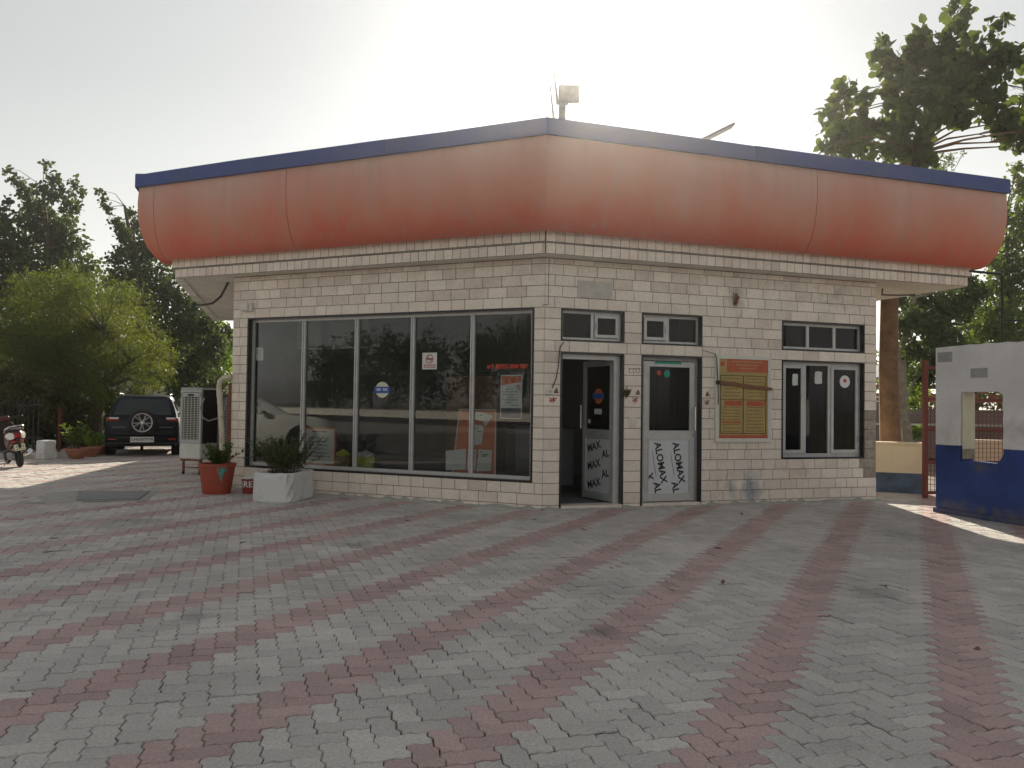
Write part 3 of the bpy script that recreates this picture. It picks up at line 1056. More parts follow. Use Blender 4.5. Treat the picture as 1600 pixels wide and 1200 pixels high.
# transom above the open door: fixed pane and a small opening vent
for (ox, flip) in ((0.25, False), (1.513, True)):
    X0, X1, Z0, Z1 = ox, ox + (0.985 if not flip else 1.007), 2.3625, 2.823
    ring(MB(), X0 + 0.001, X1 - 0.001, -0.004, 0.21, Z0 + 0.001, Z1 - 0.001, 0.022).build('window_lining', 'granite_black', office, rotz=RZR)
    a, b, c, d = X0 + 0.024, X1 - 0.024, Z0 + 0.024, Z1 - 0.024
    mb = ring(MB(), a, b, YF, YF + 0.05, c, d, 0.035)
    mid = a + (b - a) * (0.52 if not flip else 0.46)
    mb.box(mid - 0.022, mid + 0.022, YF, YF + 0.05, c + 0.035, d - 0.035)
    tw = mb.build('transom_window', 'aluminium', office, rotz=RZR)
    tw['label'] = 'small two-light transom over the open door' if not flip else 'small two-light transom over the closed door'
    lx = (a + 0.035, mid - 0.022)
    rx = (mid + 0.022, b - 0.035)
    fixed, vent = (lx, rx) if not flip else (rx, lx)
    pane(fixed[0], fixed[1], c + 0.035, d - 0.035, YF + 0.02, 'glass_dark', tw)
    va, vb, vc, vd = vent[0] + 0.008, vent[1] - 0.008, c + 0.045, d - 0.04
    sash = ring(MB(), va, vb, YF - 0.02, YF + 0.02, vc, vd, 0.045)
    sash.build('vent_sash', 'aluminium', tw)
    pane(va + 0.045, vb - 0.045, vc + 0.045, vd - 0.045, YF, 'glass_dark', tw)
    hx = (vb - 0.02) if flip else (va + 0.02)
    MB().cbox(hx - 0.008, hx + 0.008, YF - 0.035, YF - 0.0205, (vc + vd) / 2 - 0.05, (vc + vd) / 2 + 0.05, 0.003).build('latch', 'aluminium_dull', tw)

# three-light transom and the casement window below it
X0, X1 = 3.933, 5.515
ring(MB(), X0 + 0.001, X1 - 0.001, -0.004, 0.21, 2.3635, 2.822, 0.022).build('window_lining', 'granite_black', office, rotz=RZR)
a, b, c, d = X0 + 0.024, X1 - 0.026, 2.3865, 2.798
mb = ring(MB(), a, b, YF, YF + 0.05, c, d, 0.04)
for t in (1 / 3, 2 / 3):
    xm = a + (b - a) * t
    mb.box(xm - 0.026, xm + 0.026, YF - 0.006, YF + 0.05, c + 0.04, d - 0.04)
tw = mb.build('transom_window', 'aluminium', office, rotz=RZR)
tw['label'] = 'low three-light transom above the casement window'
for i in range(3):
    pane(a + (b - a) * i / 3 + (0.04 if i == 0 else 0.026), a + (b - a) * (i + 1) / 3 - (0.04 if i == 2 else 0.026), c + 0.04, d - 0.04, YF + 0.02, 'glass_dark', tw)
ring(MB(), X0 + 0.001, X1 - 0.001, -0.004, 0.21, 0.675, 2.208, 0.022).build('window_lining', 'granite_black', office, rotz=RZR)
c, d = 0.698, 2.185
mb = ring(MB(), a, b, YF, YF + 0.05, c, d, 0.045, 0.055)
xs_ = [a + 0.045, a + 0.435, a + 0.485, a + 0.905, a + 0.955, b - 0.045]
mb.box(xs_[1], xs_[2], YF - 0.004, YF + 0.05, c + 0.055, d - 0.045)
mb.box(xs_[3], xs_[4], YF - 0.004, YF + 0.05, c + 0.055, d - 0.045)
cw = mb.build('casement_window', 'aluminium', office, rotz=RZR)
for (sx0, sx1, sash_) in ((xs_[0], xs_[1], True), (xs_[2], xs_[3], False), (xs_[4], xs_[5], True)):
    za, zb = c + 0.058, d - 0.048
    if sash_:
        ring(MB(), sx0 + 0.003, sx1 - 0.003, YF - 0.018, YF + 0.03, za, zb, 0.048, 0.055).build('sash', 'aluminium', cw)
        pane(sx0 + 0.051, sx1 - 0.051, za + 0.055, zb - 0.048, YF + 0.004, 'glass_dark', cw)
    else:
        pane(sx0, sx1, za - 0.003, zb + 0.003, YF + 0.02, 'glass_dark', cw)
for hz_ in (0.95, 1.9):
    MB().cbox(xs_[5] - 0.012, xs_[5] + 0.006, YF - 0.035, YF - 0.019, hz_, hz_ + 0.08, 0.003).build('hinge', 'aluminium_dull', cw)

# door openings
for (X0, X1) in ((0.25, 1.235), (1.513, 2.52)):
    ring(MB(), X0 + 0.001, X1 - 0.001, -0.004, 0.21, 0.0, 2.208, 0.024, bottom=False).build('door_lining', 'granite_black', office, rotz=RZR)
    MB().box(X0 + 0.025, X1 - 0.025, -0.03, 0.215, -0.01, 0.052).build('threshold', 'tile_dirty', office, rotz=RZR)
# frame of the open door
mb = MB()
mb.box(0.276, 0.312, 0.09, 0.15, 0.053, 2.183)
mb.box(1.120, 1.209, 0.09, 0.15, 0.053, 2.183)
mb.box(0.312, 1.120, 0.09, 0.15, 2.115, 2.183)
mb.build('door_frame', 'aluminium', office, rotz=RZR)
mb = MB()
mb.box(1.546, 1.600, 0.085, 0.14, 0.053, 2.183)
mb.box(2.455, 2.494, 0.085, 0.14, 0.053, 2.183)
mb.box(1.600, 2.455, 0.085, 0.14, 2.135, 2.183)
mb.build('door_frame', 'aluminium_dull', office, rotz=RZR)


def door_leaf(width, x_h, y_h, theta, label):
    """leaf hung at its right edge; local x runs from -width to 0, y = 0 is its outer face"""
    z0, z1 = 0.065, 2.125
    st = 0.078
    mb = MB()
    mb.cbox(-width, -width + st, 0, 0.04, z0, z1, 0.003)
    mb.cbox(-st, 0, 0, 0.04, z0, z1, 0.003)
    for (a, b) in ((z0, 0.18), (0.965, 1.105), (2.045, z1)):
        mb.cbox(-width + st - 0.002, -st + 0.002, 0.001, 0.039, a, b, 0.003)
    for (a, b) in ((0.18, 0.965), (1.105, 2.045)):       # glazing beads
        for xx in (-width + st, -st - 0.012):
            mb.box(xx, xx + 0.012, -0.004, 0.012, a, b)
    ang = RZR - theta
    off = Vector((math.cos(RZR), math.sin(RZR), 0)) * x_h + Vector((-math.sin(RZR), math.cos(RZR), 0)) * y_h
    leaf = mb.build('door', 'aluminium', office, loc=off, rotz=ang)
    leaf['label'] = label
    pane(-width + st, -st, 1.105, 2.045, 0.016, 'glass_dark', leaf)
    MB().box(-width + st, -st, 0.012, 0.022, 0.18, 0.965).build('lower_panel', 'film_silver', leaf)
    return leaf, st


d2, st = door_leaf(0.852, 2.453, 0.088, 0.0, 'closed aluminium door with printed film on its lower panel')
d1, _ = door_leaf(0.80, 1.118, 0.10, R(80), 'aluminium door standing open into the office')


def handle(leaf, x, z0, z1):
    mb = MB().tube([(x, -0.055, z0), (x, -0.055, z1)], 0.013, 10)
    for z in (z0 + 0.03, z1 - 0.03):
        mb.tube([(x, -0.055, z), (x, 0.002, z)], 0.008, 8)
    mb.build('handle', 'chrome', leaf, smooth=True)


handle(d2, -0.022, 1.11, 1.46)
handle(d1, -0.765, 1.11, 1.46)
MB().cbox(-0.04, -0.024, -0.012, 0.001, 1.02, 1.06, 0.003).build('lock', 'steel_grey', d2)


def film_print(leaf, x_l, items, ang):
    for (t, x, z, w) in items:
        text('lettering', t, w, 'print_black', leaf, (x, 0.0105, z), (R(90), -ang, 0), weight=0.0045, align='LEFT')


ta = R(-79)
film_print(d2, 0, [('ALOMAX', -0.62, 0.93, 0.148), ('ALOMAX', -0.32, 0.93, 0.148), ('AL', -0.63, 0.345, 0.148), ('AL', -0.33, 0.345, 0.148), ('X', -0.747, 0.48, 0.148)], ta)
mb = MB()
for x in (-0.705, -0.405):
    for k, (ln, dx) in enumerate(((0.36, 0.0), (0.30, 0.016))):
        zt = 0.82 - 0.1 * k
        mb.add([(x + dx, 0.0108, zt), (x + dx + 0.005, 0.0108, zt), (x + dx + 0.005 + ln * 0.19, 0.0108, zt - ln), (x + dx + ln * 0.19, 0.0108, zt - ln)], [(0, 1, 2, 3)])
mb.build('small_print', 'print_black', d2, recalc=False)
tb = R(14)
film_print(d1, 0, [('MAX', -0.67, 0.80, 0.16), ('ALO', -0.29, 0.73, 0.16), ('MAX', -0.67, 0.53, 0.16), ('ALO', -0.29, 0.44, 0.16), ('MAX', -0.66, 0.25, 0.16)], tb)
MB().box(-0.675, -0.235, -0.002, 0.0005, 2.088, 2.122).build('green_label', 'print_green', d2)
# floral stickers on the dark glass of the closed door
for (cx, cz, r_, mm) in ((-0.60, 1.955, 0.036, 'print_red'), (-0.465, 1.945, 0.055, 'print_green')):
    mb = MB()
    for k in range(7):
        a_ = k * 2 * math.pi / 7 + 0.3
        mb.lathe([(r_ * 0.36, 0.0), (r_ * 0.36, 0.002)], 8, (cx + 0.62 * r_ * math.cos(a_), 0.0125, cz + 0.75 * r_ * math.sin(a_)), 'y')
    mb.lathe([(r_ * 0.45, 0.0), (r_ * 0.45, 0.0025)], 8, (cx, 0.012, cz), 'y')
    mb.build('flower_sticker', mm, d2)
# orange and blue round emblem and small label on the open door
mb = MB().lathe([(0.115, 0), (0.115, 0.002)], 24, (-0.40, 0.0125, 1.60), 'y')
em = mb.build('round_emblem', 'print_orange', d1)
MB().box(-0.55, -0.25, 0.0085, 0.0115, 1.56, 1.64).build('emblem_bar', 'print_blue', em)
MB().box(-0.50, -0.31, 0.0105, 0.0135, 1.33, 1.41).build('white_label', 'paper', d1)
MB().cbox(-0.66, -0.60, 0.006, 0.0135, 1.19, 1.25, 0.002).build('white_sticker', 'paper', d1)

# ------------------------------------------------------------------ things on and in the office
# yellow and red notice board
nb = thing('notice_board', 'faded yellow and red notice board in a white frame on the tiled wall', 'notice board', wR(3.22, -0.03, 0.96), RZR)
ring(MB(), -0.487, 0.487, -0.015, 0.03, -0.02, 1.285, 0.055).build('frame', 'white_plastic', nb)
MB().box(-0.433, 0.433, 0.0, 0.02, 0.034, 1.231).build('panel', 'board_yellow', nb)
pr = []
MB().box(-0.29, 0.432, -0.003, 0.001, 1.035, 1.230).build('red_header', 'board_red', nb)
MB().box(-0.432, 0.432, -0.003, 0.001, 0.036, 0.085).build('red_footer', 'board_red', nb)
for xa, xb in ((-0.33, -0.02), (0.06, 0.38)):
    MB().box(xa, xb, -0.003, 0.001, 0.525, 0.60).build('red_heading', 'board_red', nb)
MB().box(-0.385, -0.04, -0.003, 0.001, 0.265, 0.29).build('red_line', 'board_red', nb)
MB().lathe([(0.04, -0.003), (0.04, 0.001)], 16, (-0.365, 0, 1.155), 'y').build('round_seal', 'board_red', nb)
mb = MB()
for (xa, xb, za, zb) in ((-0.405, 0.405, 0.975, 0.985), (-0.405, 0.405, 0.105, 0.115), (-0.405, -0.393, 0.105, 0.985), (0.393, 0.405, 0.105, 0.985), (-0.008, 0.006, 0.115, 0.975), (-0.393, 0.393, 0.612, 0.622)):
    mb.box(xa, xb, -0.002, 0.001, za, zb)
mb.build('ruled_lines', 'board_line', nb)
mb = MB()
rr = random.Random(5)
for (xa, xb, za, zb, n_) in ((-0.36, -0.05, 0.67, 0.93, 6), (0.05, 0.36, 0.67, 0.93, 6), (-0.37, -0.05, 0.31, 0.50, 5), (0.04, 0.37, 0.14, 0.50, 8), (-0.37, -0.05, 0.13, 0.24, 3)):
    for k in range(n_):
        z = zb - (zb - za) * k / max(1, n_ - 1)
        x = xa + rr.uniform(0, 0.03)
        while x < xb - 0.03:
            w = rr.uniform(0.02, 0.06)
            mb.box(x, min(x + w, xb), -0.0018, 0.0008, z, z + 0.011)
            x += w + 0.012
mb.build('print', 'rust_tape', nb)
mb = MB()
for k in range(3):
    z = 1.185 - 0.05 * k
    x = -0.2 + 0.06 * k
    while x < 0.34 - 0.06 * k:
        w = rr.uniform(0.03, 0.07)
        mb.box(x, x + w, -0.0042, -0.002, z, z + 0.018)
        x += w + 0.014
mb.build('heading_print', 'board_yellow', nb)
mb = MB().add([(-0.47, -0.006, 0.845), (0.49, -0.02, 0.765), (0.49, -0.02, 0.81), (-0.47, -0.006, 0.905)], [(0, 1, 2, 3)])
mb.add([(-0.47, -0.010, 0.845), (0.49, -0.024, 0.765), (0.49, -0.024, 0.81), (-0.47, -0.010, 0.905)], [(3, 2, 1, 0)])
tag(mb.build('rusty_strap', 'rust_tape', loc=wR(3.22, -0.045, 0.96), rotz=RZR, recalc=False), 'rusty brown strap stretched across the yellow notice board', 'strap')
mb = MB()
mb.tube([(2.72, -0.03, 2.26), (2.735, -0.05, 2.2), (2.755, -0.055, 1.9), (2.77, -0.05, 1.62), (2.765, -0.055, 1.5)], 0.007, 6)
mb.tube([(2.52, -0.02, 2.30), (2.60, -0.03, 2.285), (2.72, -0.03, 2.26)], 0.004, 6)
mb.lathe([(0.03, 0), (0.035, 0.03), (0.02, 0.05)], 10, (2.76, -0.075, 1.83), 'y')
tag(mb.build('hanging_cord', 'wire', loc=C0, rotz=RZR), 'thin dark cord hanging beside the notice board frame', 'cord')

# little wall fittings
b = thing('lamp_box', 'small cream square fitting on the tiles above the shop window', 'light fitting', wL(-5.255, -0.005, 2.93), RZL)
MB().cbox(-0.10, 0.10, -0.05, 0.0, 0, 0.15, 0.01).build('housing', 'white_plastic', b)
MB().cbox(-0.105, 0.045, -0.085, -0.0505, 0.012, 0.145, 0.012).build('cover', 'plaster_white', b)
b = thing('bell_push', 'small white switch box with black wire beside the open door', 'switch', wR(0.085, -0.005, 1.60), RZR)
MB().cbox(-0.045, 0.045, -0.035, 0.0, 0, 0.09, 0.008).build('box', 'white_plastic', b)
MB().cbox(-0.014, 0.014, -0.042, -0.0355, 0.03, 0.06, 0.003).build('button', 'aluminium_dull', b)
MB().tube([(0.035, -0.012, 0.09), (0.09, -0.014, 0.22), (0.125, -0.016, 0.42), (0.135, -0.014, 0.58), (0.15, -0.012, 0.68), (0.20, -0.012, 0.735)], 0.007, 6).build('wire', 'wire', b)
b = thing('switch_plate', 'plain white switch plate between the two doors', 'switch', wR(1.375, -0.005, 1.155), RZR)
MB().cbox(-0.062, 0.062, -0.012, 0.0, 0, 0.135, 0.006).build('plate', 'white_plastic', b)
MB().cbox(-0.03, 0.03, -0.016, -0.0125, 0.04, 0.095, 0.003).build('rocker', 'white_plastic', b)
b = thing('marigold_tuft', 'small dry plant tuft tied at the open door jamb', 'garland', wR(1.27, -0.02, 1.64), RZR)
mb = MB()
rr = random.Random(3)
for k in range(26):
    a_ = rr.uniform(0, 6.28)
    e_ = rr.uniform(-1, 1)
    L_ = rr.uniform(0.05, 0.11)
    p = Vector((math.cos(a_) * math.cos(e_), -abs(math.sin(a_)) * 0.4, math.sin(e_))) * L_
    q = p.cross(Vector((0, 1, 0.2))).normalized() * 0.012
    mb.add([(0, 0, 0), p * 0.6 + q, p, p * 0.6 - q], [(0, 1, 2, 3)])
mb.build('leaves', 'leaf_dry', b, recalc=False)
MB().tube([(0, 0, -0.05), (0, 0, 0.10)], 0.006, 6).build('stem', 'bark_dark', b)
b = thing('wall_patch', 'square grey-green cement patch high on the tiled wall', 'patch', wR(0.757, -0.005, 2.985), RZR)
MB().cbox(-0.27, 0.27, -0.006, 0.004, 0, 0.245, 0.003).build('patch', 'tile_patch', b)
b = thing('broken_bracket', 'rusty bracket stub on the tiles between notice board and roof', 'bracket', wR(3.07, -0.01, 3.03), RZR)
mb = MB()
mb.tube([(0.0, 0.0, 0.0), (-0.005, -0.05, 0.02), (0.01, -0.06, 0.10), (0.02, -0.02, 0.14)], [0.02, 0.028, 0.03, 0.015], 8)
mb.build('stub', 'rust', b, smooth=True)
MB().cbox(-0.03, 0.05, -0.006, 0.004, -0.03, 0.17, 0.003).build('plate', 'tile_bare', b)


def strokes(name, label, origin, rz, segs, m, r_=0.007, cat='wall mark', group=None):
    mb = MB()
    for s in segs:
        mb.tube([(x, -0.003, z) for x, z in s], r_, 5)
    o = mb.build(name, m, loc=origin, rotz=rz)
    o.scale = (1, 0.25, 1)
    return tag(o, label, cat, group)


star = [[(-0.045, 0.03), (-0.01, 0.005), (0.03, -0.01)], [(-0.03, -0.03), (0.0, 0.01), (0.045, 0.03)], [(0.0, 0.045), (0.012, 0.0), (0.0, -0.04)], [(-0.05, -0.005), (-0.02, -0.012)]]
strokes('painted_mark', 'red painted mark on the tiles left of the open door', wR(0.14, -0.001, 1.525), RZR, [[(x * 1.2, z) for x, z in s] for s in star], 'red_mark', 0.009)
strokes('painted_mark', 'red painted mark on the tiles between the two doors', wR(1.42, -0.001, 1.545), RZR, [[(x, z * 1.1) for x, z in s] for s in star], 'red_mark', 0.008)
strokes('painted_mark', 'dark red painted mark on the tiles right of the closed door', wR(2.61, -0.001, 1.525), RZR, [[(x * 0.9, z) for x, z in s] for s in star], 'brown_mark', 0.008)
strokes('painted_writing', 'faded brown hand-painted letters high between the two doors', wR(1.40, -0.001, 1.955), RZR,
        [[(-0.10, 0.04), (0.10, 0.05)], [(-0.08, 0.04), (-0.09, -0.01), (-0.05, -0.02)], [(-0.02, 0.045), (-0.02, -0.03)], [(0.02, 0.045), (0.03, 0.0), (0.0, -0.01)], [(0.07, 0.05), (0.09, 0.0), (0.04, -0.02)]], 'brown_mark', 0.005)
for (x, lb) in ((0.19, 'brown smudged mark beside the switch box'), (1.46, 'brown triangular mark between the two doors'), (2.615, 'brown leaf-shaped mark right of the closed door')):
    strokes('painted_mark', lb, wR(x, -0.001, 1.655), RZR, [[(-0.03, -0.025), (0, 0.04), (0.03, -0.025), (-0.03, -0.025)], [(0, 0.03), (0, -0.02)]], 'brown_mark', 0.011)
strokes('wall_crack', 'dark vertical crack above the corner of the tiled wall', wR(0.05, -0.001, 2.86), RZR, [[(0.0, 0.0), (0.004, 0.2), (0.002, 0.45), (0.008, 0.64)], [(-0.08, -0.01), (0.0, 0.0)]], 'wire', 0.004, 'crack')

# stickers and posters on the shop window (front face of the glass is y = 0.11)
YG = 0.104
g = thing('window_sticker', 'square white no-smoking sticker on the fourth window pane', 'sticker', wL(-1.878, YG, 1.965), RZL)
MB().box(-0.125, 0.125, -0.001, 0.002, 0, 0.25).build('paper', 'paper', g)
mb = MB()
for k in range(24):
    a_, a2_ = 2 * math.pi * k / 24, 2 * math.pi * (k + 1) / 24
    P_ = lambda r_, t: (r_ * math.cos(t), -0.0025, 0.155 + r_ * math.sin(t))
    mb.add([P_(0.055, a_), P_(0.067, a_), P_(0.067, a2_), P_(0.055, a2_)], [(0, 1, 2, 3)])
mb.add([(-0.044, -0.0025, 0.195), (-0.034, -0.0025, 0.203), (0.044, -0.0025, 0.115), (0.034, -0.0025, 0.107)], [(0, 1, 2, 3)])
mb.build('red_ring', 'print_red', g, recalc=False)
MB().box(-0.05, 0.05, -0.0022, -0.0012, 0.146, 0.166).build('cigarette', 'print_black', g)
mb = MB()
for k in range(2):
    x = -0.095
    while x < 0.09:
        mb.box(x, x + 0.018, -0.0022, -0.0012, 0.025 + 0.03 * k, 0.042 + 0.03 * k)
        x += 0.026
mb.build('print', 'print_red', g)
g = thing('window_sticker', 'round cream sticker with a blue bar on the third window pane', 'sticker', wL(-2.70, YG, 1.655), RZL)
MB().lathe([(0.122, -0.001), (0.122, 0.002)], 28, (0, 0, 0), 'y').build('disc', 'paper_cream', g)
MB().box(-0.142, 0.142, -0.003, 0.0005, -0.052, 0.048).build('blue_bar', 'print_blue', g)
mb = MB()
rr = random.Random(8)
x = -0.10
mb.box(-0.10, -0.012, -0.0042, -0.0028, 0.016, 0.021)
mb.box(0.012, 0.10, -0.0042, -0.0028, 0.016, 0.021)
for x in (-0.09, -0.07, -0.052, -0.034, 0.02, 0.04, 0.062, 0.084):
    mb.box(x, x + 0.006, -0.0042, -0.0028, -0.018, 0.018)
    mb.box(x - 0.008, x + 0.004, -0.0042, -0.0028, rr.uniform(-0.016, 0.004), rr.uniform(0.006, 0.01))
mb.build('lettering', 'print_white', g)
g = thing('red_lettering', 'line of small red letters on the last window pane', 'lettering', wL(-0.593, YG, 1.967), RZL)
mb = MB()
rr = random.Random(21)
x = -0.325
while x < 0.31:
    if abs(x + 0.215) < 0.014:
        x += 0.03
        continue
    h = 0.068
    mb.box(x, x + 0.008, -0.001, 0.002, 0.004, h)
    mb.box(x + 0.008, x + 0.026, -0.001, 0.002, rr.choice((0.0, 0.03, h - 0.014)), h if rr.random() < 0.25 else rr.choice((0.014, 0.045, h)))
    if rr.random() < 0.6:
        mb.box(x + 0.018, x + 0.026, -0.0011, 0.0021, rr.choice((0.004, 0.03)), h)
    x += 0.0345
mb.build('letters', 'print_red', g)
g = thing('poster', 'tall white poster with orange top and navy foot on the last pane', 'poster', wL(-0.543, YG + 0.016, 1.25), RZL)
MB().box(-0.17, 0.17, -0.001, 0.002, 0, 0.63).build('sheet', 'paper', g)
MB().add([(-0.155, -0.003, 0.48), (0.155, -0.003, 0.525), (0.155, -0.003, 0.615), (-0.155, -0.003, 0.615)], [(0, 1, 2, 3)]).build('orange_top', 'print_orange', g, recalc=False)
MB().box(-0.155, 0.155, -0.003, 0.0, 0.015, 0.155).build('navy_foot', 'navy_print', g)
MB().lathe([(0.028, -0.0035), (0.028, 0.0)], 14, (0.105, 0, 0.465), 'y').build('seal', 'print_orange', g)
mb = MB()
rr = random.Random(6)
for k in range(7):
    z = 0.42 - 0.038 * k
    x = -0.14
    while x < 0.12 - 0.1 * (k % 3 == 2):
        w = rr.uniform(0.015, 0.05)
        if rr.random() < 0.7:
            mb.box(x, x + w, -0.003, 0.0, z, z + 0.010)
        x += w + 0.012
mb.build('print', 'print_grey', g)
g = thing('window_notice', 'small grey paper stuck inside the first window pane', 'notice', wL(-5.105, 0.1165, 2.128), RZL)
MB().box(-0.075, 0.075, 0, 0.002, 0, 0.215).build('sheet', 'paper', g)
mb = MB()
for k in range(4):
    mb.box(-0.055, 0.05, -0.0012, 0.0004, 0.04 + 0.04 * k, 0.048 + 0.04 * k)
mb.build('print', 'print_grey', g)
# orange display board leaning inside, with loose sheets on it
g = thing('display_board', 'orange display board with loose white sheets inside the shop window', 'display board', wL(-1.285, 0.40, 0.42), RZL)
mb = MB()
mb.add([(-0.33, 0, 0), (0.38, 0, 0), (0.30, 0.16, 0.95), (-0.31, 0.16, 0.95), (-0.33, 0.03, 0), (0.38, 0.03, 0), (0.30, 0.19, 0.95), (-0.31, 0.19, 0.95)], [(0, 1, 2, 3), (7, 6, 5, 4), (0, 4, 5, 1), (1, 5, 6, 2), (2, 6, 7, 3), (3, 7, 4, 0)])
mb.build('board', 'orange_board', g)
rim = MB()
for (pa, pb) in (((0.38, -0.004, 0), (0.30, 0.156, 0.95)), ((-0.33, -0.004, 0), (-0.31, 0.156, 0.95)), ((-0.31, 0.156, 0.95), (0.30, 0.156, 0.95))):
    rim.tube([pa, pb], 0.009, 6)
rim.build('rim', 'paper', g)
Yb = lambda z: 0.168 * z - 0.008


def sheet(pts, m, nm='sheet'):
    v = [(x, Yb(z) - dy, z) for x, z, dy in pts]
    return MB().add(v, [tuple(range(len(v)))]).build(nm, m, g, recalc=False)


sheet([(-0.11, 0.82, 0.004), (0.10, 0.78, 0.004), (0.17, 0.70, 0.02), (0.27, 0.86, 0.01), (0.12, 0.91, 0.004), (-0.02, 0.92, 0.004)], 'paper')
sheet([(-0.035, 0.40, 0.004), (0.125, 0.44, 0.006), (0.13, 0.72, 0.004), (-0.035, 0.72, 0.004)], 'paper')
sheet([(-0.43, 0.03, 0.03), (-0.10, 0.05, 0.01), (-0.13, 0.36, 0.008), (-0.46, 0.32, 0.03)], 'paper')
sheet([(-0.09, 0.05, 0.012), (0.06, 0.05, 0.012), (0.05, 0.35, 0.012), (-0.09, 0.36, 0.012)], 'paper')
sheet([(0.07, 0.03, 0.006), (0.31, 0.05, 0.008), (0.30, 0.35, 0.006), (0.08, 0.36, 0.006)], 'paper')
mb = MB()
for (x, z, w) in ((0.0, 0.85, 0.03), (0.05, 0.86, 0.05), (0.0, 0.66, 0.05), (0.03, 0.62, 0.08), (0.11, 0.31, 0.03), (0.15, 0.28, 0.1), (0.14, 0.255, 0.09), (0.0, 0.30, 0.04)):
    mb.add([(x, Yb(z) - 0.014, z), (x + w, Yb(z) - 0.014, z), (x + w, Yb(z) - 0.014, z + 0.014), (x, Yb(z) - 0.014, z + 0.014)], [(0, 1, 2, 3)])
mb.build('print', 'print_grey', g, recalc=False)
# framed notice standing on the floor ledge
g = thing('framed_notice', 'white notice sheet in a thin orange frame inside the second window pane', 'notice', wL(-4.08, 0.42, 0.42), RZL)
ring(MB(), -0.31, 0.31, 0, 0.02, 0, 0.62, 0.03).build('frame', 'orange_board', g)
MB().box(-0.28, 0.28, 0.004, 0.016, 0.03, 0.59).build('sheet', 'paper', g)
MB().box(-0.16, 0.13, 0.001, 0.0035, 0.535, 0.562).build('heading', 'print_orange', g)
mb = MB()
for k in range(7):
    mb.box(-0.22, rng2.uniform(-0.05, 0.22), 0.0015, 0.0035, 0.08 + 0.06 * k, 0.088 + 0.06 * k)
mb.build('print', 'print_grey', g)
# ledge and the clutter on it
tag(MB().box(-5.1, -0.3, 0.26, 0.95, 0.045, 0.415).build('window_ledge', 'dark_cabinet', loc=C0, rotz=RZL), 'low dark ledge running inside the shop window', 'ledge')


def bag(name, label, x, w, h, m1, m2, seed):
    g = thing(name, label, 'bag', wL(x, 0.40, 0.42), RZL)
    rr = random.Random(seed)
    rings = []
    for k, (t, s) in enumerate(((0, 0.92), (0.3, 1.0), (0.6, 0.97), (0.8, 0.8))):
        rings.append([(w / 2 * s * math.cos(a_) * rr.uniform(0.9, 1.08), 0.09 * s * math.sin(a_), h * t) for a_ in [2 * math.pi * q / 12 for q in range(12)]])
    MB().loft(rings).build('sack', m1, g, smooth=True)
    rings = []
    for t, s in ((0.72, 0.85), (0.86, 0.95), (0.98, 0.55), (1.1, 0.2)):
        rings.append([(w / 2 * s * math.cos(a_) * rr.uniform(0.8, 1.25), 0.09 * s * math.sin(a_) * rr.uniform(0.8, 1.2), h * t + rr.uniform(-0.02, 0.02)) for a_ in [2 * math.pi * q / 12 for q in range(12)]])
    MB().loft(rings).build('mouth', m2, g)


bag('jute_bag', 'brown sack with a yellow wrapper beside the framed notice', -3.60, 0.28, 0.24, 'jute', 'yellow_bag', 3)
bag('carrier_bag', 'yellow and clear plastic bag behind the third window pane', -3.18, 0.36, 0.24, 'yellow_bag', 'clear_bag', 4)
# slats added in place of a lattice reflection at the window head
for (x, w, lb) in ((-4.45, 0.5, 'short pale blind added for a reflection at the head of the first window pane'), (-3.66, 0.80, 'short pale blind added for a reflection at the head of the second window pane')):
    g = thing('reflection_louvre', lb, 'louvre', wL(x, 0.55, 2.35), RZL)
    MB().box(-w / 2, w / 2, -0.02, 0.02, 0.44, 0.48).build('head_rail', 'aluminium_dull', g)
    mb = MB()
    for k in range(22):
        z = 0.43 - k * 0.0195
        mb.add([(-w / 2, -0.012, z), (w / 2, -0.012, z), (w / 2, 0.012, z - 0.012), (-w / 2, 0.012, z - 0.012)], [(0, 1, 2, 3)])
    o = mb.build('slats', 'louvre', g, recalc=False)
    MB().box(-w / 2, w / 2, -0.012, 0.012, -0.01, 0.0).build('bottom_rail', 'aluminium_dull', g)
# chair and cupboard dimly seen inside
g = thing('wooden_chair', 'dark wooden chair inside behind the last window pane', 'chair', wL(-0.62, 1.45, 0.045), RZL + 0.3)
MB().cbox(-0.23, 0.23, -0.23, 0.23, 0.42, 0.46, 0.01).build('seat', 'wood_brown', g)
MB().cbox(-0.22, 0.22, 0.19, 0.23, 0.62, 0.98, 0.01).build('backrest', 'wood_brown', g)
for sx in (-0.2, 0.2):
    for sy in (-0.2, 0.2):
        MB().cbox(sx - 0.02, sx + 0.02, sy - 0.02, sy + 0.02, 0, 0.419 if sy < 0 else 0.98, 0.004).build('leg', 'wood_brown', g)
g = thing('office_cupboard', 'tall dark cupboard against the inner wall behind the window', 'cupboard', wL(-2.7, 3.2, 0.045), RZL)
MB().cbox(-0.55, 0.55, 0, 0.45, 0, 2.0, 0.01).build('carcass', 'dark_cabinet', g)
for sx in (-1, 1):
    dd = MB().cbox(min(sx * 0.015, sx * 0.53), max(sx * 0.015, sx * 0.53), -0.02, -0.001, 0.06, 1.95, 0.006).build('door', 'wood_brown', g)
    MB().cbox(sx * 0.06 - 0.01, sx * 0.06 + 0.01, -0.045, -0.021, 0.95, 1.1, 0.003).build('handle', 'aluminium_dull', dd)
g = thing('reception_counter', 'grey counter inside the open doorway', 'counter', wR(0.62, 1.55, 0.045), RZR)
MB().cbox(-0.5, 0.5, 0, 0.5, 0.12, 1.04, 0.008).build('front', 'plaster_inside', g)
MB().cbox(-0.53, 0.53, -0.04, 0.55, 1.041, 1.08, 0.008).build('top', 'dark_cabinet', g)
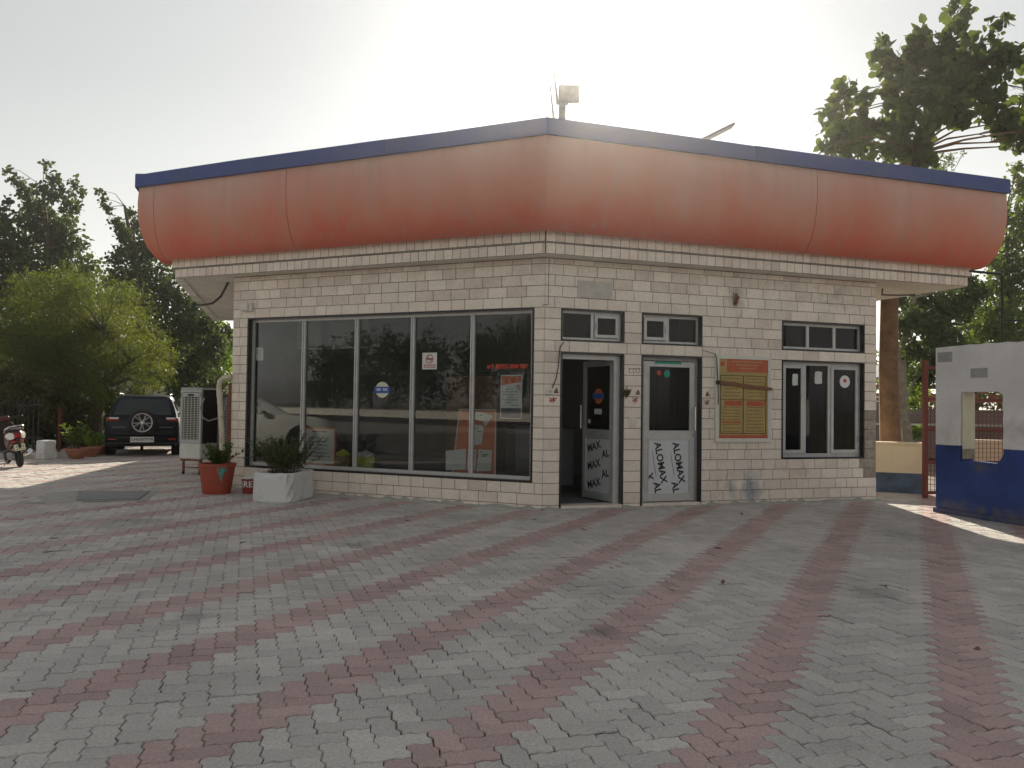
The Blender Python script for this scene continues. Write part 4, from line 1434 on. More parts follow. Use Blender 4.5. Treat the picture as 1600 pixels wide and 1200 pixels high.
MB().box(-0.47, 0.47, 0.05, 0.48, 0, 0.119).build('plinth', 'dark_cabinet', g)
# papers on the casement window
g0 = 0.0
for (x, z, w, h, lb) in ((4.242, 1.815, 0.105, 0.19, 'torn white paper on the left casement light'), (4.697, 1.85, 0.14, 0.205, 'torn white paper on the middle casement light')):
    ya = YF + (0.001 if x < 4.4 else 0.017)
    p = [(-w / 2, 0.01), (-w * 0.2, 0), (w / 2, 0.012), (w * 0.46, h * 0.5), (w / 2, h * 0.93), (w * 0.1, h), (-w * 0.45, h * 0.95), (-w * 0.52, h * 0.4)]
    tag(MB().prism(p, 0, 0.002, 'y').build('paper_scrap', 'paper', loc=wR(x, ya, z), rotz=RZR), lb, 'paper')
g = thing('window_sticker', 'round white sticker with a small red figure on the right casement light', 'sticker', wR(5.195, YF - 0.001, 1.90), RZR)
MB().lathe([(0.10, 0), (0.10, 0.003)], 24, (0, 0, 0), 'y').build('disc', 'print_white', g)
MB().lathe([(0.03, -0.002), (0.034, 0.001)], 9, (0.0, 0, 0.015), 'y').build('red_figure', 'print_red', g)
# curtains right behind the casement and the closed door
for (x, y, w, z0, z1, lb) in ((4.72, 0.34, 1.5, 0.68, 2.9, 'dark curtain hanging behind the casement window'), (2.02, 0.30, 0.9, 0.05, 2.9, 'dark curtain hanging behind the closed door')):
    vs_ = []
    n_ = 40
    for k in range(n_ + 1):
        xx = -w / 2 + w * k / n_
        yy = 0.03 * math.sin(k * 1.3) + 0.012 * math.sin(k * 2.9)
        vs_ += [(xx, yy, 0), (xx, yy * 0.6, z1 - z0)]
    tag(MB().add(vs_, [(2 * k, 2 * k + 2, 2 * k + 3, 2 * k + 1) for k in range(n_)]).build('curtain', 'curtain_dark', loc=wR(x, y, z0), rotz=RZR, smooth=True, recalc=False), lb, 'curtain')

# ------------------------------------------------------------------ roof fittings
g = thing('antenna_mast', 'mast with a box antenna and spikes above the roof corner', 'antenna', (0.70, 11.7, 3.84))
MB().tube([(0, 0, 0), (0.0, 0, 1.95)], 0.038, 10).build('mast', 'steel_grey', g, smooth=True)
MB().cbox(-0.075, 0.235, -0.05, 0.03, 2.08, 2.335, 0.015).build('box_antenna', 'steel_grey', g)
MB().cbox(-0.07, 0.035, -0.045, 0.045, 1.40, 2.10, 0.015).build('bracket', 'steel_grey', g)
for (xa, xb, zt) in ((-0.085, -0.175, 2.82), (-0.01, -0.03, 2.58), (0.05, 0.065, 2.48), (-0.115, -0.235, 2.64)):
    MB().tube([(xa, 0, 2.05 if xa != -0.115 else 1.62), (xb, 0, zt)], [0.022, 0.006], 6).build('spike', 'steel_grey', g)
mb = MB()
mb.tube([(-0.10, -0.02, 1.62), (-0.14, -0.03, 1.56), (-0.12, -0.04, 1.50), (-0.06, -0.03, 1.55), (-0.1, -0.03, 1.66)], 0.008, 6)
mb.tube([(0.05, 0, 1.72), (0.18, 0, 1.64), (0.40, 0, 1.56), (0.62, 0, 1.45)], 0.007, 6)
mb.tube([(-0.08, 0, 1.56), (-0.2, 0, 1.52), (-0.27, 0, 1.40)], 0.007, 6)
mb.build('cable', 'wire', g)
g = thing('solar_panel', 'slanted metal panel edge sticking up behind the roof line', 'panel', (2.75, 13.4, 3.84))
ang = math.atan2(0.34, 0.66)
ca, sa = math.cos(ang), math.sin(ang)
PT = lambda t, n_, y: (t * ca - n_ * sa, y, 1.88 + t * sa + n_ * ca)
mb = MB()
for (ta_, tb_, nn) in ((-1.1, 1.05, 0.045),):
    v = [PT(ta_, 0, -0.12), PT(tb_, 0.01, -0.12), PT(tb_, 0.01, 0.12), PT(ta_, 0, 0.12), PT(ta_, nn, -0.12), PT(tb_, nn, -0.12), PT(tb_, nn, 0.12), PT(ta_, nn, 0.12)]
    mb.add(v, [(0, 3, 2, 1), (4, 5, 6, 7), (0, 1, 5, 4), (1, 2, 6, 5), (2, 3, 7, 6), (3, 0, 4, 7)])
mb.build('panel', 'steel_grey', g)
for t_ in (-0.9, 0.3):
    for y_ in (-0.1, 0.1):
        p = PT(t_, -0.003, y_)
        MB().tube([(p[0], p[1], 0), p], 0.022, 6).build('leg', 'steel_grey', g)
# slack cable under the soffit
pts = [Vector((-4.98, 13.9, 3.50)), Vector((-5.35, 14.6, 3.36)), Vector((-5.8, 15.4, 3.33)), Vector((-6.3, 16.2, 3.39)), Vector((-6.7, 16.9, 3.47))]
tag(MB().tube(pts, 0.022, 6).build('soffit_cable', 'wire', smooth=True), 'black cable sagging under the left roof overhang', 'cable')
tag(MB().tube([Vector((5.95, 12.85, 3.40)), Vector((6.1, 13.2, 3.36)), Vector((6.5, 13.5, 3.40)), Vector((7.0, 13.9, 3.47))], 0.014, 6).build('soffit_cable', 'wire', smooth=True), 'thin dark cable under the right roof overhang', 'cable')

# ------------------------------------------------------------------ pots, planter, cooler, pipes by the left corner
def pot_round(g, r0, r1, h, m, th=0.025):
    n_ = 28
    prof = [(r0 * 0.96, 0), (r0, 0.02), (r0 + (r1 - r0) * 0.5, h * 0.5), (r1 * 0.985, h * 0.86), (r1 * 0.985, h * 0.88), (r1 * 1.045, h * 0.89), (r1 * 1.045, h), (r1 - th, h), (r1 - th - 0.01, h * 0.88)]
    return MB().lathe(prof, n_).build('pot', m, g, smooth=True)


def shrub_leaves(stems, n, size, slim, rs, droop=0.0):
    """leaves set along stems (lists of points); returns numpy verts (n*4,3) and per-leaf random"""
    V, rnds = [], []
    for i in range(n):
        st_ = stems[rs.integers(len(stems))]
        t = rs.uniform(0.15, 1.0) * (len(st_) - 1)
        k = min(int(t), len(st_) - 2)
        p = np.array(st_[k]) * (1 - (t - k)) + np.array(st_[k + 1]) * (t - k)
        d = rs.normal(0, 1, 3)
        d[2] = abs(d[2]) * 0.7 - droop
        d /= np.linalg.norm(d)
        sv = np.cross(d, rs.normal(0, 1, 3))
        sv /= np.linalg.norm(sv) + 1e-9
        L_ = size * rs.uniform(0.6, 1.25)
        V += [p, p + d * L_ * 0.5 + sv * L_ * slim, p + d * L_, p + d * L_ * 0.5 - sv * L_ * slim]
        rnds.append(rs.random())
    return np.array(V), rnds


def leaf_mesh(name, V, rnds, m, parent):
    n = len(V) // 4
    me = bpy.data.meshes.new(name)
    me.from_pydata(V.tolist(), [], [(4 * i, 4 * i + 1, 4 * i + 2, 4 * i + 3) for i in range(n)])
    me.materials.append(MATS[m])
    a_ = me.attributes.new('rnd', 'FLOAT', 'FACE')
    a_.data.foreach_set('value', rnds)
    return link(name, me, parent)


def make_stems(rs, n, spread, h, base_r=0.08, z0=0.0, c=(0, 0)):
    out = []
    for i in range(n):
        a_ = rs.uniform(0, 2 * math.pi)
        b0 = np.array([c[0] + base_r * math.cos(a_) * rs.random(), c[1] + base_r * math.sin(a_) * rs.random(), z0])
        a_ += rs.normal(0, 0.5)
        H_ = h * rs.uniform(0.55, 1.0)
        sp = spread * rs.uniform(0.2, 1.0)
        pts = []
        for t in (0, 0.35, 0.7, 1.0):
            pts.append(b0 + np.array([math.cos(a_) * sp * t ** 1.4, math.sin(a_) * sp * t ** 1.4, H_ * t]) + rs.normal(0, 0.015, 3) * t)
        out.append(pts)
    return out


def plant(name, label, loc, rs, n_stem, spread, h, n_leaf, size, slim, m, base_r=0.08, droop=0.0, rotz=0, extra=None, cat='plant', rad=0.006, group=None):
    g = thing(name, label, cat, loc, rotz, group)
    st_ = make_stems(rs, n_stem, spread, h, base_r)
    if extra:
        st_ += extra
    mb = MB()
    for s_ in st_:
        mb.tube([tuple(p) for p in s_], [rad, rad * 0.8, rad * 0.55, rad * 0.3][:len(s_)], 5)
    mb.build('stems', 'bark_dark', g)
    V, rn_ = shrub_leaves(st_, n_leaf, size, slim, rs, droop)
    leaf_mesh('leaves', V, rn_, m, g)
    return g


RS = np.random.default_rng(11)
# red plastic tub and its plant
g = thing('plant_tub', 'red plant tub with a teal paint smear at the left wall end', 'plant pot', (-4.62, 12.62, 0))
pot_round(g, 0.215, 0.275, 0.47, 'terracotta')
mb = MB()
tp = [(0.10, 0.46), (0.20, 0.44), (0.215, 0.38), (0.16, 0.30), (0.145, 0.17), (0.12, 0.28), (0.09, 0.38)]
v = []
for (x, z) in tp:
    r_ = 0.215 + (0.275 - 0.215) * z / 0.47 + (0.016 if z > 0.41 else 0.004)
    v.append((x, -math.sqrt(max(r_ * r_ - x * x, 0)), z))
mb.add(v, [tuple(range(len(v)))]).build('paint_smear', 'teal_paint', g, recalc=False)
MB().lathe([(0.243, 0.40), (0.20, 0.43), (0.01, 0.44)], 20).build('soil', 'potting_soil', g)
plant('potted_shrub', 'small leafy green plant growing in the red tub', (-4.60, 12.60, 0.43), RS, 20, 0.34, 0.36, 1200, 0.055, 0.22, 'leaf_mid', 0.12)
# white concrete planter, chipped
pl = thing('concrete_planter', 'chipped whitewashed concrete planter below the shop window', 'planter', (-3.36, 11.92, 0), math.atan2(-0.09, 0.57))
H_ = 0.43
mb = MB()
rr = random.Random(12)
t_ = 0.06
a0, b0 = 0.30, 0.44
ou = []
NP = 9
for (pa, pb) in (((-a0, -b0), (a0, -b0)), ((a0, -b0), (a0, b0)), ((a0, b0), (-a0, b0)), ((-a0, b0), (-a0, -b0))):
    for k in range(NP):
        s_ = k / NP
        ou.append((pa[0] + (pb[0] - pa[0]) * s_, pa[1] + (pb[1] - pa[1]) * s_))
rings = []
for (z, e) in ((0.0, 0.012), (0.02, 0.002), (0.10, 0.0), (0.22, 0.0), (0.34, 0.0), (0.40, 0.002), (0.425, 0.014)):
    rg = []
    for i, (x, y) in enumerate(ou):
        corner = (i % NP == 0)
        ins_ = e + (0.018 if corner else 0) + rr.uniform(0, 0.006) + (0.035 if (i == NP and z > 0.3) else 0) + (0.02 if (i in (NP, NP + 1) and rr.random() < 0.6) else 0)
        zz = z + (rr.uniform(-0.012, 0.006) if z > 0.39 else 0) - (0.03 if (z > 0.39 and i in (3, 4, 5)) else 0)
        rg.append((x - math.copysign(ins_, x) * (abs(x) > a0 - 0.01), y - math.copysign(ins_, y) * (abs(y) > b0 - 0.01), zz))
    rings.append(rg)
rings.append([(x * 0.80, y * 0.86, 0.42 + rr.uniform(-0.01, 0.005)) for x, y in ou])
rings.append([(x * 0.79, y * 0.85, 0.37) for x, y in ou])
mb.loft(rings)
mb.build('box', 'whitewash', pl)
mb = MB()
mb.loft([[(x * 0.795, y * 0.855, 0.375) for x, y in ou], [(x * 0.4, y * 0.4, 0.40) for x, y in ou]])
mb.build('soil', 'potting_soil', pl)
ex = [[np.array(p) for p in ((0.12, 0.12, 0), (0.22, 0.14, 0.25), (0.27, 0.12, 0.45), (0.40, 0.1, 0.58))], [np.array(p) for p in ((0.1, 0.05, 0), (0.25, 0.0, 0.2), (0.34, 0, 0.36), (0.38, -0.02, 0.46))],
      [np.array(p) for p in ((-0.1, -0.05, 0), (-0.22, -0.02, 0.2), (-0.36, 0, 0.33), (-0.45, 0, 0.37))],
      [np.array(p) for p in ((-0.1, 0.1, 0), (-0.28, 0.08, 0.16), (-0.5, 0.1, 0.22), (-0.66, 0.1, 0.20))], [np.array(p) for p in ((-0.1, 0.0, 0), (-0.3, 0.0, 0.22), (-0.48, 0.05, 0.36), (-0.60, 0.05, 0.46))]]
plant('window_shrub', 'wiry grey-green shrub growing in the white planter', (-3.36, 11.95, 0.39), RS, 85, 0.46, 0.56, 5200, 0.036, 0.20, 'leaf_shrub', 0.24, droop=0.15, extra=ex, rad=0.004)
# fire bucket
fb = thing('fire_bucket', 'small red fire bucket half hidden by the white planter', 'bucket', (-4.10, 12.62, 0))
MB().lathe([(0.10, 0), (0.105, 0.01), (0.125, 0.245), (0.135, 0.25), (0.135, 0.262), (0.122, 0.262), (0.10, 0.04)], 20).build('bucket', 'fire_red', fb, smooth=True)
MB().lathe([(0.126, 0.236), (0.1355, 0.249), (0.136, 0.264), (0.121, 0.264), (0.118, 0.246)], 20).build('white_rim', 'print_white', fb, smooth=True)
for k, ch in enumerate('FIRE'):
    a_ = R(-90 + (k - 2.35) * 34)
    text('letter', ch, 0.135, 'print_white', fb, (0.1235 * math.cos(a_), 0.1235 * math.sin(a_), 0.15), (R(86), 0, a_ + R(90)), weight=0.002)

# desert cooler on its stand
cz = thing('air_cooler', 'grey metal desert cooler with slatted front on a wheeled stand', 'air cooler', (-6.28, 15.70, 0), R(-19))
mb = MB()
ring(mb, -0.25, 0.25, -0.02, 0.03, 0.62, 1.66, 0.05, 0.06)
mb.box(-0.25, 0.25, -0.02, 0.03, 1.52, 1.60)
mb.build('front_frame', 'cooler_grey', cz)
MB().cbox(-0.25, 0.25, 0.031, 0.55, 0.60, 1.66, 0.012).build('casing', 'dark_inside', cz)
MB().cbox(-0.255, 0.255, -0.015, 0.56, 1.661, 1.70, 0.01).build('top_cover', 'cooler_grey', cz)
MB().cbox(-0.255, 0.255, -0.03, 0.56, 0.30, 0.615, 0.02).build('tank', 'cooler_tank', cz)
mb = MB()
for k in range(24):
    z = 0.69 + k * 0.0345
    mb.box(-0.20, 0.20, -0.006, 0.006, z, z + 0.011)
for k in range(5):
    x = -0.2 + 0.4 * (k + 0.5) / 5
    mb.box(x - 0.006, x + 0.006, -0.012, -0.006, 0.68, 1.52)
mb.build('grille', 'cooler_slat', cz)
MB().cbox(-0.07, 0.07, -0.035, -0.0205, 1.535, 1.575, 0.006).build('badge', 'trim_black', cz)
mb = MB()
mb.box(-0.24, 0.24, 0.0, 0.03, 0.265, 0.299)
mb.box(-0.24, 0.24, 0.50, 0.53, 0.265, 0.299)
mb.box(-0.17, 0.24, 0.0, 0.02, 0.13, 0.15)
mb.build('stand_rail', 'rust', cz)
for sx in (-0.17, 0.22):
    for sy in (0.015, 0.515):
        lg = MB().box(sx - 0.018, sx + 0.018, sy - 0.016, sy + 0.016, 0.06, 0.264).build('stand_leg', 'rust', cz)
        MB().lathe([(0.032, -0.012), (0.034, 0.0), (0.032, 0.012)], 12, (sx, sy, 0.034), 'x').build('caster', 'rubber', lg, smooth=True)
# outdoor unit behind it
ac = thing('condenser_unit', 'dark outdoor air conditioner unit between the cooler and the wall', 'air conditioner', (-5.55, 15.55, 0), R(-19))
MB().cbox(-0.21, 0.30, 0, 0.36, 0.25, 1.58, 0.015).build('casing', 'trim_black', ac)
mb = MB()
for k in range(30):
    mb.box(-0.16, 0.26, -0.012, -0.001, 0.62 + k * 0.03, 0.632 + k * 0.03)
mb.build('grille', 'steel_grey', ac)
for sx in (-0.15, 0.24):
    MB().box(sx - 0.02, sx + 0.02, 0.05, 0.32, 0, 0.249).build('leg', 'rust', ac)
hp = [(-5.93, 15.45, 1.50), (-5.98, 15.40, 1.32), (-5.93, 15.38, 1.12), (-5.80, 15.36, 1.06), (-5.62, 15.34, 1.12), (-5.48, 15.32, 1.28), (-5.40, 15.2, 1.52)]
tag(MB().tube(hp, 0.016, 8).build('drain_hose', 'steel_grey', smooth=True), 'thin grey hose looping beside the cooler', 'hose')
# drain pipes on the left end of the wall
dp = thing('drain_pipe', 'stained cream drain pipe with an elbow at the left wall end', 'pipe', (-4.80, 13.30, 0))
MB().tube([(0.02, -0.02, 0.05), (0.0, -0.01, 0.9), (-0.055, 0, 1.5), (-0.07, 0, 1.68), (-0.055, 0, 1.78), (0.0, 0.0, 1.83), (0.12, 0.03, 1.845)], 0.043, 12).build('pipe', 'pvc', dp, smooth=True)
for z in (1.52, 0.6):
    MB().tube([(-0.055 if z > 1 else 0.008, 0, z), (-0.057 if z > 1 else 0.006, 0, z + 0.09)], 0.051, 12).build('collar', 'pvc', dp, smooth=True)
tag(MB().tube([(-4.69, 13.36, 0.0), (-4.70, 13.36, 1.0), (-4.70, 13.37, 1.75)], 0.036, 10).build('rusty_pipe', 'rust', smooth=True), 'rusty brown pipe standing behind the cream drain pipe', 'pipe')

# ------------------------------------------------------------------ right side: booth wall, gate, boundary wall
pB = Vector((6.1109, 11.5322, 0))
RZB = math.atan2(-sideV.y, -sideV.x)           # local +x towards the camera along the wall, +y = uR side (right, behind the face)
bw = thing('booth_wall', 'white and navy painted masonry wall with a rough hole knocked through', 'wall', pB, RZB)
# outer face at y = 0, thickness 0.24 (towards +y); hole with ragged edges
TH = 0.24
rr = random.Random(31)
hole = []
for (pa, pb, n_) in (((0.424, 0.79), (0.425, 1.722), 9), ((0.425, 1.722), (1.075, 1.722), 6), ((1.075, 1.722), (1.085, 0.88), 9), ((1.085, 0.88), (0.99, 0.765), 3), ((0.99, 0.765), (0.424, 0.765), 6)):
    for k in range(n_):
        s_ = k / n_
        hole.append((pa[0] + (pb[0] - pa[0]) * s_ + rr.uniform(-0.008, 0.008), pa[1] + (pb[1] - pa[1]) * s_ + rr.uniform(-0.008, 0.008) * (0.3 if abs(pa[1] - pb[1]) < 0.1 and pa[1] > 1.5 else 1)))
XE, ZT = 4.6, 2.36


# split the wall into upper (white) and lower (blue) bodies with the hole outline shared
SPLIT = 0.965


def wob(x, z):
    """hand-painted line and worn top: small irregularities along the wall"""
    if abs(z - SPLIT) < 1e-6:
        return z + 0.010 * math.sin(x * 5.1) + 0.007 * math.sin(x * 17.3 + 1) + 0.005 * math.sin(x * 41)
    if abs(z - ZT) < 1e-6:
        return z + 0.010 * math.sin(x * 2.3) + 0.006 * math.sin(x * 23.0)
    return z



def body(name, m, zlo, zhi):
    # polygon of the wall side minus hole, as strips left of, right of, below and above the hole
    hl = [p for p in hole]
    xs_l = sorted([p for p in hl if p[0] < 0.47], key=lambda p: p[1])
    xs_r = sorted([p for p in hl if p[0] > 0.97], key=lambda p: p[1])
    xs_b = sorted([p for p in hl if p[1] < 0.80], key=lambda p: p[0])
    xs_t = sorted([p for p in hl if p[1] > 1.69], key=lambda p: p[0])
    mb = MB()

    def interp(lst, z):
        for a_, b_ in zip(lst, lst[1:]):
            if a_[1] <= z <= b_[1] and b_[1] > a_[1]:
                return a_[0] + (b_[0] - a_[0]) * (z - a_[1]) / (b_[1] - a_[1])
        return lst[0][0] if z < lst[0][1] else lst[-1][0]
    zmin, zmax = 0.765, 1.722
    zz = sorted(set([zlo, zhi] + [z for z in np.linspace(zmin, zmax, 22) if zlo < z < zhi] + [z for z in (zmin, zmax) if zlo < z < zhi]))
    for a_, b_ in zip(zz, zz[1:]):
        mid = (a_ + b_) / 2
        if zmin < mid < zmax:
            spans = [(0.0, interp(xs_l, a_), 0.0, interp(xs_l, b_)), (interp(xs_r, a_), XE, interp(xs_r, b_), XE)]
        else:
            spans = [(0.0, XE, 0.0, XE)]
        for (l0, r0, l1, r1) in spans:
            nseg = max(1, int((r0 - l0) / 0.14))
            for k in range(nseg):
                ta, tb_ = k / nseg, (k + 1) / nseg
                xa0, xb0, xa1, xb1 = l0 + (r0 - l0) * ta, l0 + (r0 - l0) * tb_, l1 + (r1 - l1) * ta, l1 + (r1 - l1) * tb_
                v = [(xa0, 0, wob(xa0, a_)), (xb0, 0, wob(xb0, a_)), (xb1, 0, wob(xb1, b_)), (xa1, 0, wob(xa1, b_))]
                v += [(p[0], TH, p[2]) for p in v]
                fs_ = [(0, 1, 2, 3), (7, 6, 5, 4)]
                if k == nseg - 1: fs_.append((1, 5, 6, 2))
                if k == 0: fs_.append((4, 0, 3, 7))
                if a_ == zlo or abs(a_ - zmax) < 1e-6 and mid > zmax: fs_.append((0, 4, 5, 1))
                if b_ == zhi or abs(b_ - zmin) < 1e-6 and mid < zmin: fs_.append((3, 2, 6, 7))
                mb.add(v, fs_)
    return mb.build(name, m, bw, recalc=False)


body('upper_wall', 'booth_white', SPLIT, ZT)
body('lower_wall', 'booth_blue', 0.0, SPLIT)
# thin linings of the hole: sunlight on far jamb painted cream, raw mortar below
MB().box(0.4395, 0.4445, 0.012, TH - 0.004, 0.93, 1.70).build('jamb_lit', 'booth_lit_jamb', bw)
MB().box(0.4395, 0.4445, 0.012, TH - 0.004, 0.79, 0.928).build('jamb_mortar', 'raw_mortar', bw)
MB().box(-0.02, XE, -0.03, -0.001, 0, 0.068).build('plinth', 'booth_blue', bw)
MB().box(0.04, 0.285, -0.006, 0.0, 2.15, 2.29).build('cement_patch', 'grey_patch', bw)
MB().box(0.59, 0.85, -0.006, 0.0, 1.91, 2.04).build('cement_patch', 'grey_patch', bw)

# low cream and blue boundary wall
by = thing('boundary_wall', 'sunlit cream boundary wall with a blue band behind the office', 'wall', (5.3, 14.75, -0.05), R(-22))
MB().box(0.0, 2.05, 0, 0.2, 0.40, 0.905).build('cream_upper', 'cream_wall', by)
MB().box(0.0, 2.05, -0.012, 0.2, 0.0, 0.40).build('blue_band', 'blue_band', by)
MB().box(-0.03, 2.06, -0.03, 0.23, 0.906, 0.94).build('coping', 'cream_wall', by)
by2 = thing('boundary_wall', 'cream boundary wall seen through the hole beside the gate', 'wall', (7.9, 14.3, 0), R(-14))
MB().box(0, 6, 0, 0.2, 0.40, 0.95).build('cream_upper', 'cream_wall', by2)
MB().box(0, 6, -0.012, 0.2, 0.0, 0.40).build('blue_band', 'blue_band', by2)

# red mesh gate, two leaves
def gate(label, loc, rz, w):
    g = thing('mesh_gate', label, 'gate', loc, rz)
    for x in (0, w):
        MB().cbox(x - 0.035, x + 0.035, -0.035, 0.035, 0.02, 2.28, 0.006).build('post', 'gate_red', g)
    for z in (0.08, 0.58, 1.12, 1.62, 2.14):
        MB().cbox(0.036, w - 0.036, -0.02, 0.02, z, z + 0.05, 0.005).build('rail', 'gate_red', g)
    mb = MB()
    x = 0.1
    while x < w - 0.05:
        mb.box(x, x + 0.006, 0.0, 0.006, 0.131, 1.60)
        x += 0.075
    z = 0.16
    while z < 1.6:
        mb.box(0.036, w - 0.036, 0.006, 0.012, z, z + 0.006)
        z += 0.075
    mb.build('wire_mesh', 'gate_red', g)


gate('dark red mesh gate leaf between cream wall and booth wall', (6.82, 13.2, 0), R(10), 1.55)
gate('dark red mesh gate leaf seen through the hole in the booth wall', (8.55, 13.45, 0), R(10), 1.7)

# thin black service pole behind the booth
sp = thing('service_pole', 'thin black bracket pole rising behind the booth wall', 'pole', (6.66, 10.86, 0))
MB().tube([(0, 0, 1.85), (0, 0, 3.30), (-0.03, 0, 3.33), (-0.42, 0.04, 3.37)], 0.018, 8).build('pole', 'wire', sp, smooth=True)
MB().tube([(0, 0, 2.7), (0.3, 0.05, 2.7)], 0.012, 6).build('arm', 'wire', sp)

# background on the right: lattice brick wall, mauve house, shrubs
bg = thing('lattice_house', 'far mauve house with a red brick lattice parapet', 'house', (10.2, 24.5, 0), R(-6))
MB().box(0, 1.35, 0, 3, 0.0, 1.72).build('wall', 'far_purple', bg)
MB().box(1.37, 7, 0.3, 3, 0.0, 1.5).build('wall', 'far_purple', bg)
MB().box(-0.1, 7.1, -0.05, 0.2, 1.0, 1.06).build('ledge', 'far_white', bg)
for k in range(24):
    for j in range(4):
        if (k + j) % 2 == 0 or j in (0, 3):
            link('brick', tme_brick if 'tme_brick' in globals() else globals().setdefault('tme_brick', (lambda m: (m.from_pydata(TT.v, [], TT.f), m.materials.append(MATS['brick_red']), m)[2])(bpy.data.meshes.new('brick'))), bg, (0.12 + k * 0.29, 0.35, 1.79 + j * 0.13), scale=(0.27, 0.11, 0.12))
MB().add([(-0.4, -0.3, 2.45), (7.4, -0.3, 2.45), (7.4, 3.2, 3.0), (-0.4, 3.2, 3.0), (-0.4, -0.3, 2.38), (7.4, -0.3, 2.38), (7.4, 3.2, 2.93), (-0.4, 3.2, 2.93)], [(0, 1, 2, 3), (7, 6, 5, 4), (0, 4, 5, 1), (2, 6, 7, 3), (0, 3, 7, 4), (1, 5, 6, 2)]).build('roof', 'far_roof', bg)
for x in (0.2, 3.4, 6.7):
    MB().box(x, x + 0.16, 0.5, 0.66, 1.72, 2.4).build('pillar', 'far_purple', bg)
tag(MB().tube([(7.0, 16.4, 0), (7.0, 16.4, 1.75)], 0.04, 8).build('fence_post', 'fence_dark'), 'short black post beside the brown tree trunk', 'post')

# left background: pale house, fence, kerb, pots, block
hb = thing('pale_house', 'pale far house half hidden behind the trees above the car', 'house', (-27, 44, 0), R(8))
MB().box(0, 11, 0, 6, 0, 2.75).build('wall', 'far_white', hb)
MB().box(-0.3, 11.3, -0.3, 6.3, 2.751, 2.95).build('roof', 'far_roof', hb)
for x in (5.6, 7.7, 9.4):
    w_ = MB().box(x, x + 0.9, -0.05, 0.0, 1.1, 2.2).build('window', 'car_glass', hb)
    ring(MB(), x - 0.06, x + 0.96, -0.08, -0.051, 1.04, 2.26, 0.06).build('frame', 'far_roof', w_)
tag(MB().cbox(-0.155, 0.155, -0.15, 0.15, 0, 0.45, 0.02).build('marker_block', 'whitewash', loc=(-11.08, 19.1, 0), rotz=R(-25)), 'worn whitewashed concrete block at the garden edge', 'block')
kb = MB()
rings = []
rr = random.Random(4)
for k in range(12):
    t = k / 11
    x, y = -10.88 + 0.3 * t, 19.25 + 0.12 * t
    h = 0.16 + rr.uniform(-0.03, 0.03)
    rings.append([(x, y - 0.06, -0.02), (x, y - 0.055, h), (x + 0.05, y + 0.06, h), (x + 0.05, y + 0.07, -0.02)])
tag(kb.loft(rings).build('garden_kerb', 'slab_concrete'), 'low rough kerb running from the white block to the pots', 'kerb')
kb = MB()
rings = []
for k in range(30):
    t = k / 29
    x, y = -18.0 + 6.65 * t, 17.6 + 1.5 * t
    h = 0.13 + rr.uniform(-0.03, 0.03)
    rings.append([(x, y - 0.06, -0.02), (x, y - 0.055, h), (x + 0.02, y + 0.06, h), (x + 0.02, y + 0.07, -0.02)])
tag(kb.loft(rings).build('garden_kerb', 'slab_concrete'), 'low rough kerb left of the white block behind the scooter', 'kerb')
for (x, y, lb, s_) in ((-10.55, 19.45, 'wide brown clay pot beside the low kerb', 0.66), (-10.62, 20.25, 'brown clay pot behind the wide pot beside the car', 0.62), (-10.78, 20.95, 'rearmost brown clay pot near the red post', 0.6)):
    g = thing('clay_pot', lb, 'plant pot', (x, y, 0))
    MB().lathe([(0.24 * s_, 0), (0.27 * s_, 0.02), (0.37 * s_, 0.30 * s_), (0.42 * s_, 0.31 * s_), (0.42 * s_, 0.38 * s_), (0.36 * s_, 0.38 * s_), (0.33 * s_, 0.30 * s_)], 20).build('pot', 'brick_red', g, smooth=True)
    MB().lathe([(0.345 * s_, 0.315 * s_), (0.01, 0.33 * s_)], 16).build('soil', 'potting_soil', g)
plant('pot_plant', 'thin upright green plant in the wide clay pot', (-10.55, 19.45, 0.21), RS, 12, 0.25, 0.70, 260, 0.14, 0.14, 'leaf_mid', 0.15)
plant('pot_plant', 'low bright green plant in the pots beside the car', (-10.7, 20.6, 0.20), RS, 14, 0.35, 0.5, 240, 0.12, 0.2, 'leaf_bright', 0.2)
# dark railing along the garden
fn = thing('garden_fence', 'dark iron garden railing under the feathery tree', 'fence', (-17.0, 20.5, 0), math.atan2(1.6, 5.9))
for z in (0.35, 1.25):
    MB().box(0, 4.5, -0.015, 0.015, z, z + 0.04).build('rail', 'fence_dark', fn)
bar = None
for k in range(36):
    if bar is None:
        o = MB().box(-0.012, 0.012, -0.012, 0.012, 0, 1.42).build('bar', 'fence_dark', fn, loc=(0.06, 0.03, 0))
        bar = o.data
    else:
        link('bar', bar, fn, (0.06 + k * 0.123, 0.03, 0))
for (x, y, h, lb) in ((-12.35, 21.9, 1.2, 'dark red post in the hedge left of the tree trunk'), (-10.55, 22.9, 1.35, 'thin red post between the tree trunk and the car')):
    tag(MB().tube([(x, y, 0), (x, y, h)], 0.045, 8).build('red_post', 'post_red'), lb, 'post')
tag(MB().tube([(-13.3, 26.0, 0), (-13.33, 26.0, 2.6)], 0.05, 8).build('pale_post', 'whitewash'), 'pale post just right behind the feathery tree trunk', 'post')

# ------------------------------------------------------------------ cars
def wheel(parent, x, y, r_, w, nm='wheel', rim_m='rim_grey', axis='x'):
    prof = [(r_ * 0.62, -w / 2), (r_ * 0.93, -w / 2), (r_, -w * 0.33), (r_, w * 0.33), (r_ * 0.93, w / 2), (r_ * 0.62, w / 2)]
    t = MB().lathe(prof, 28, (x, y, r_), 'x').build(nm, 'rubber', parent, smooth=True)
    return t


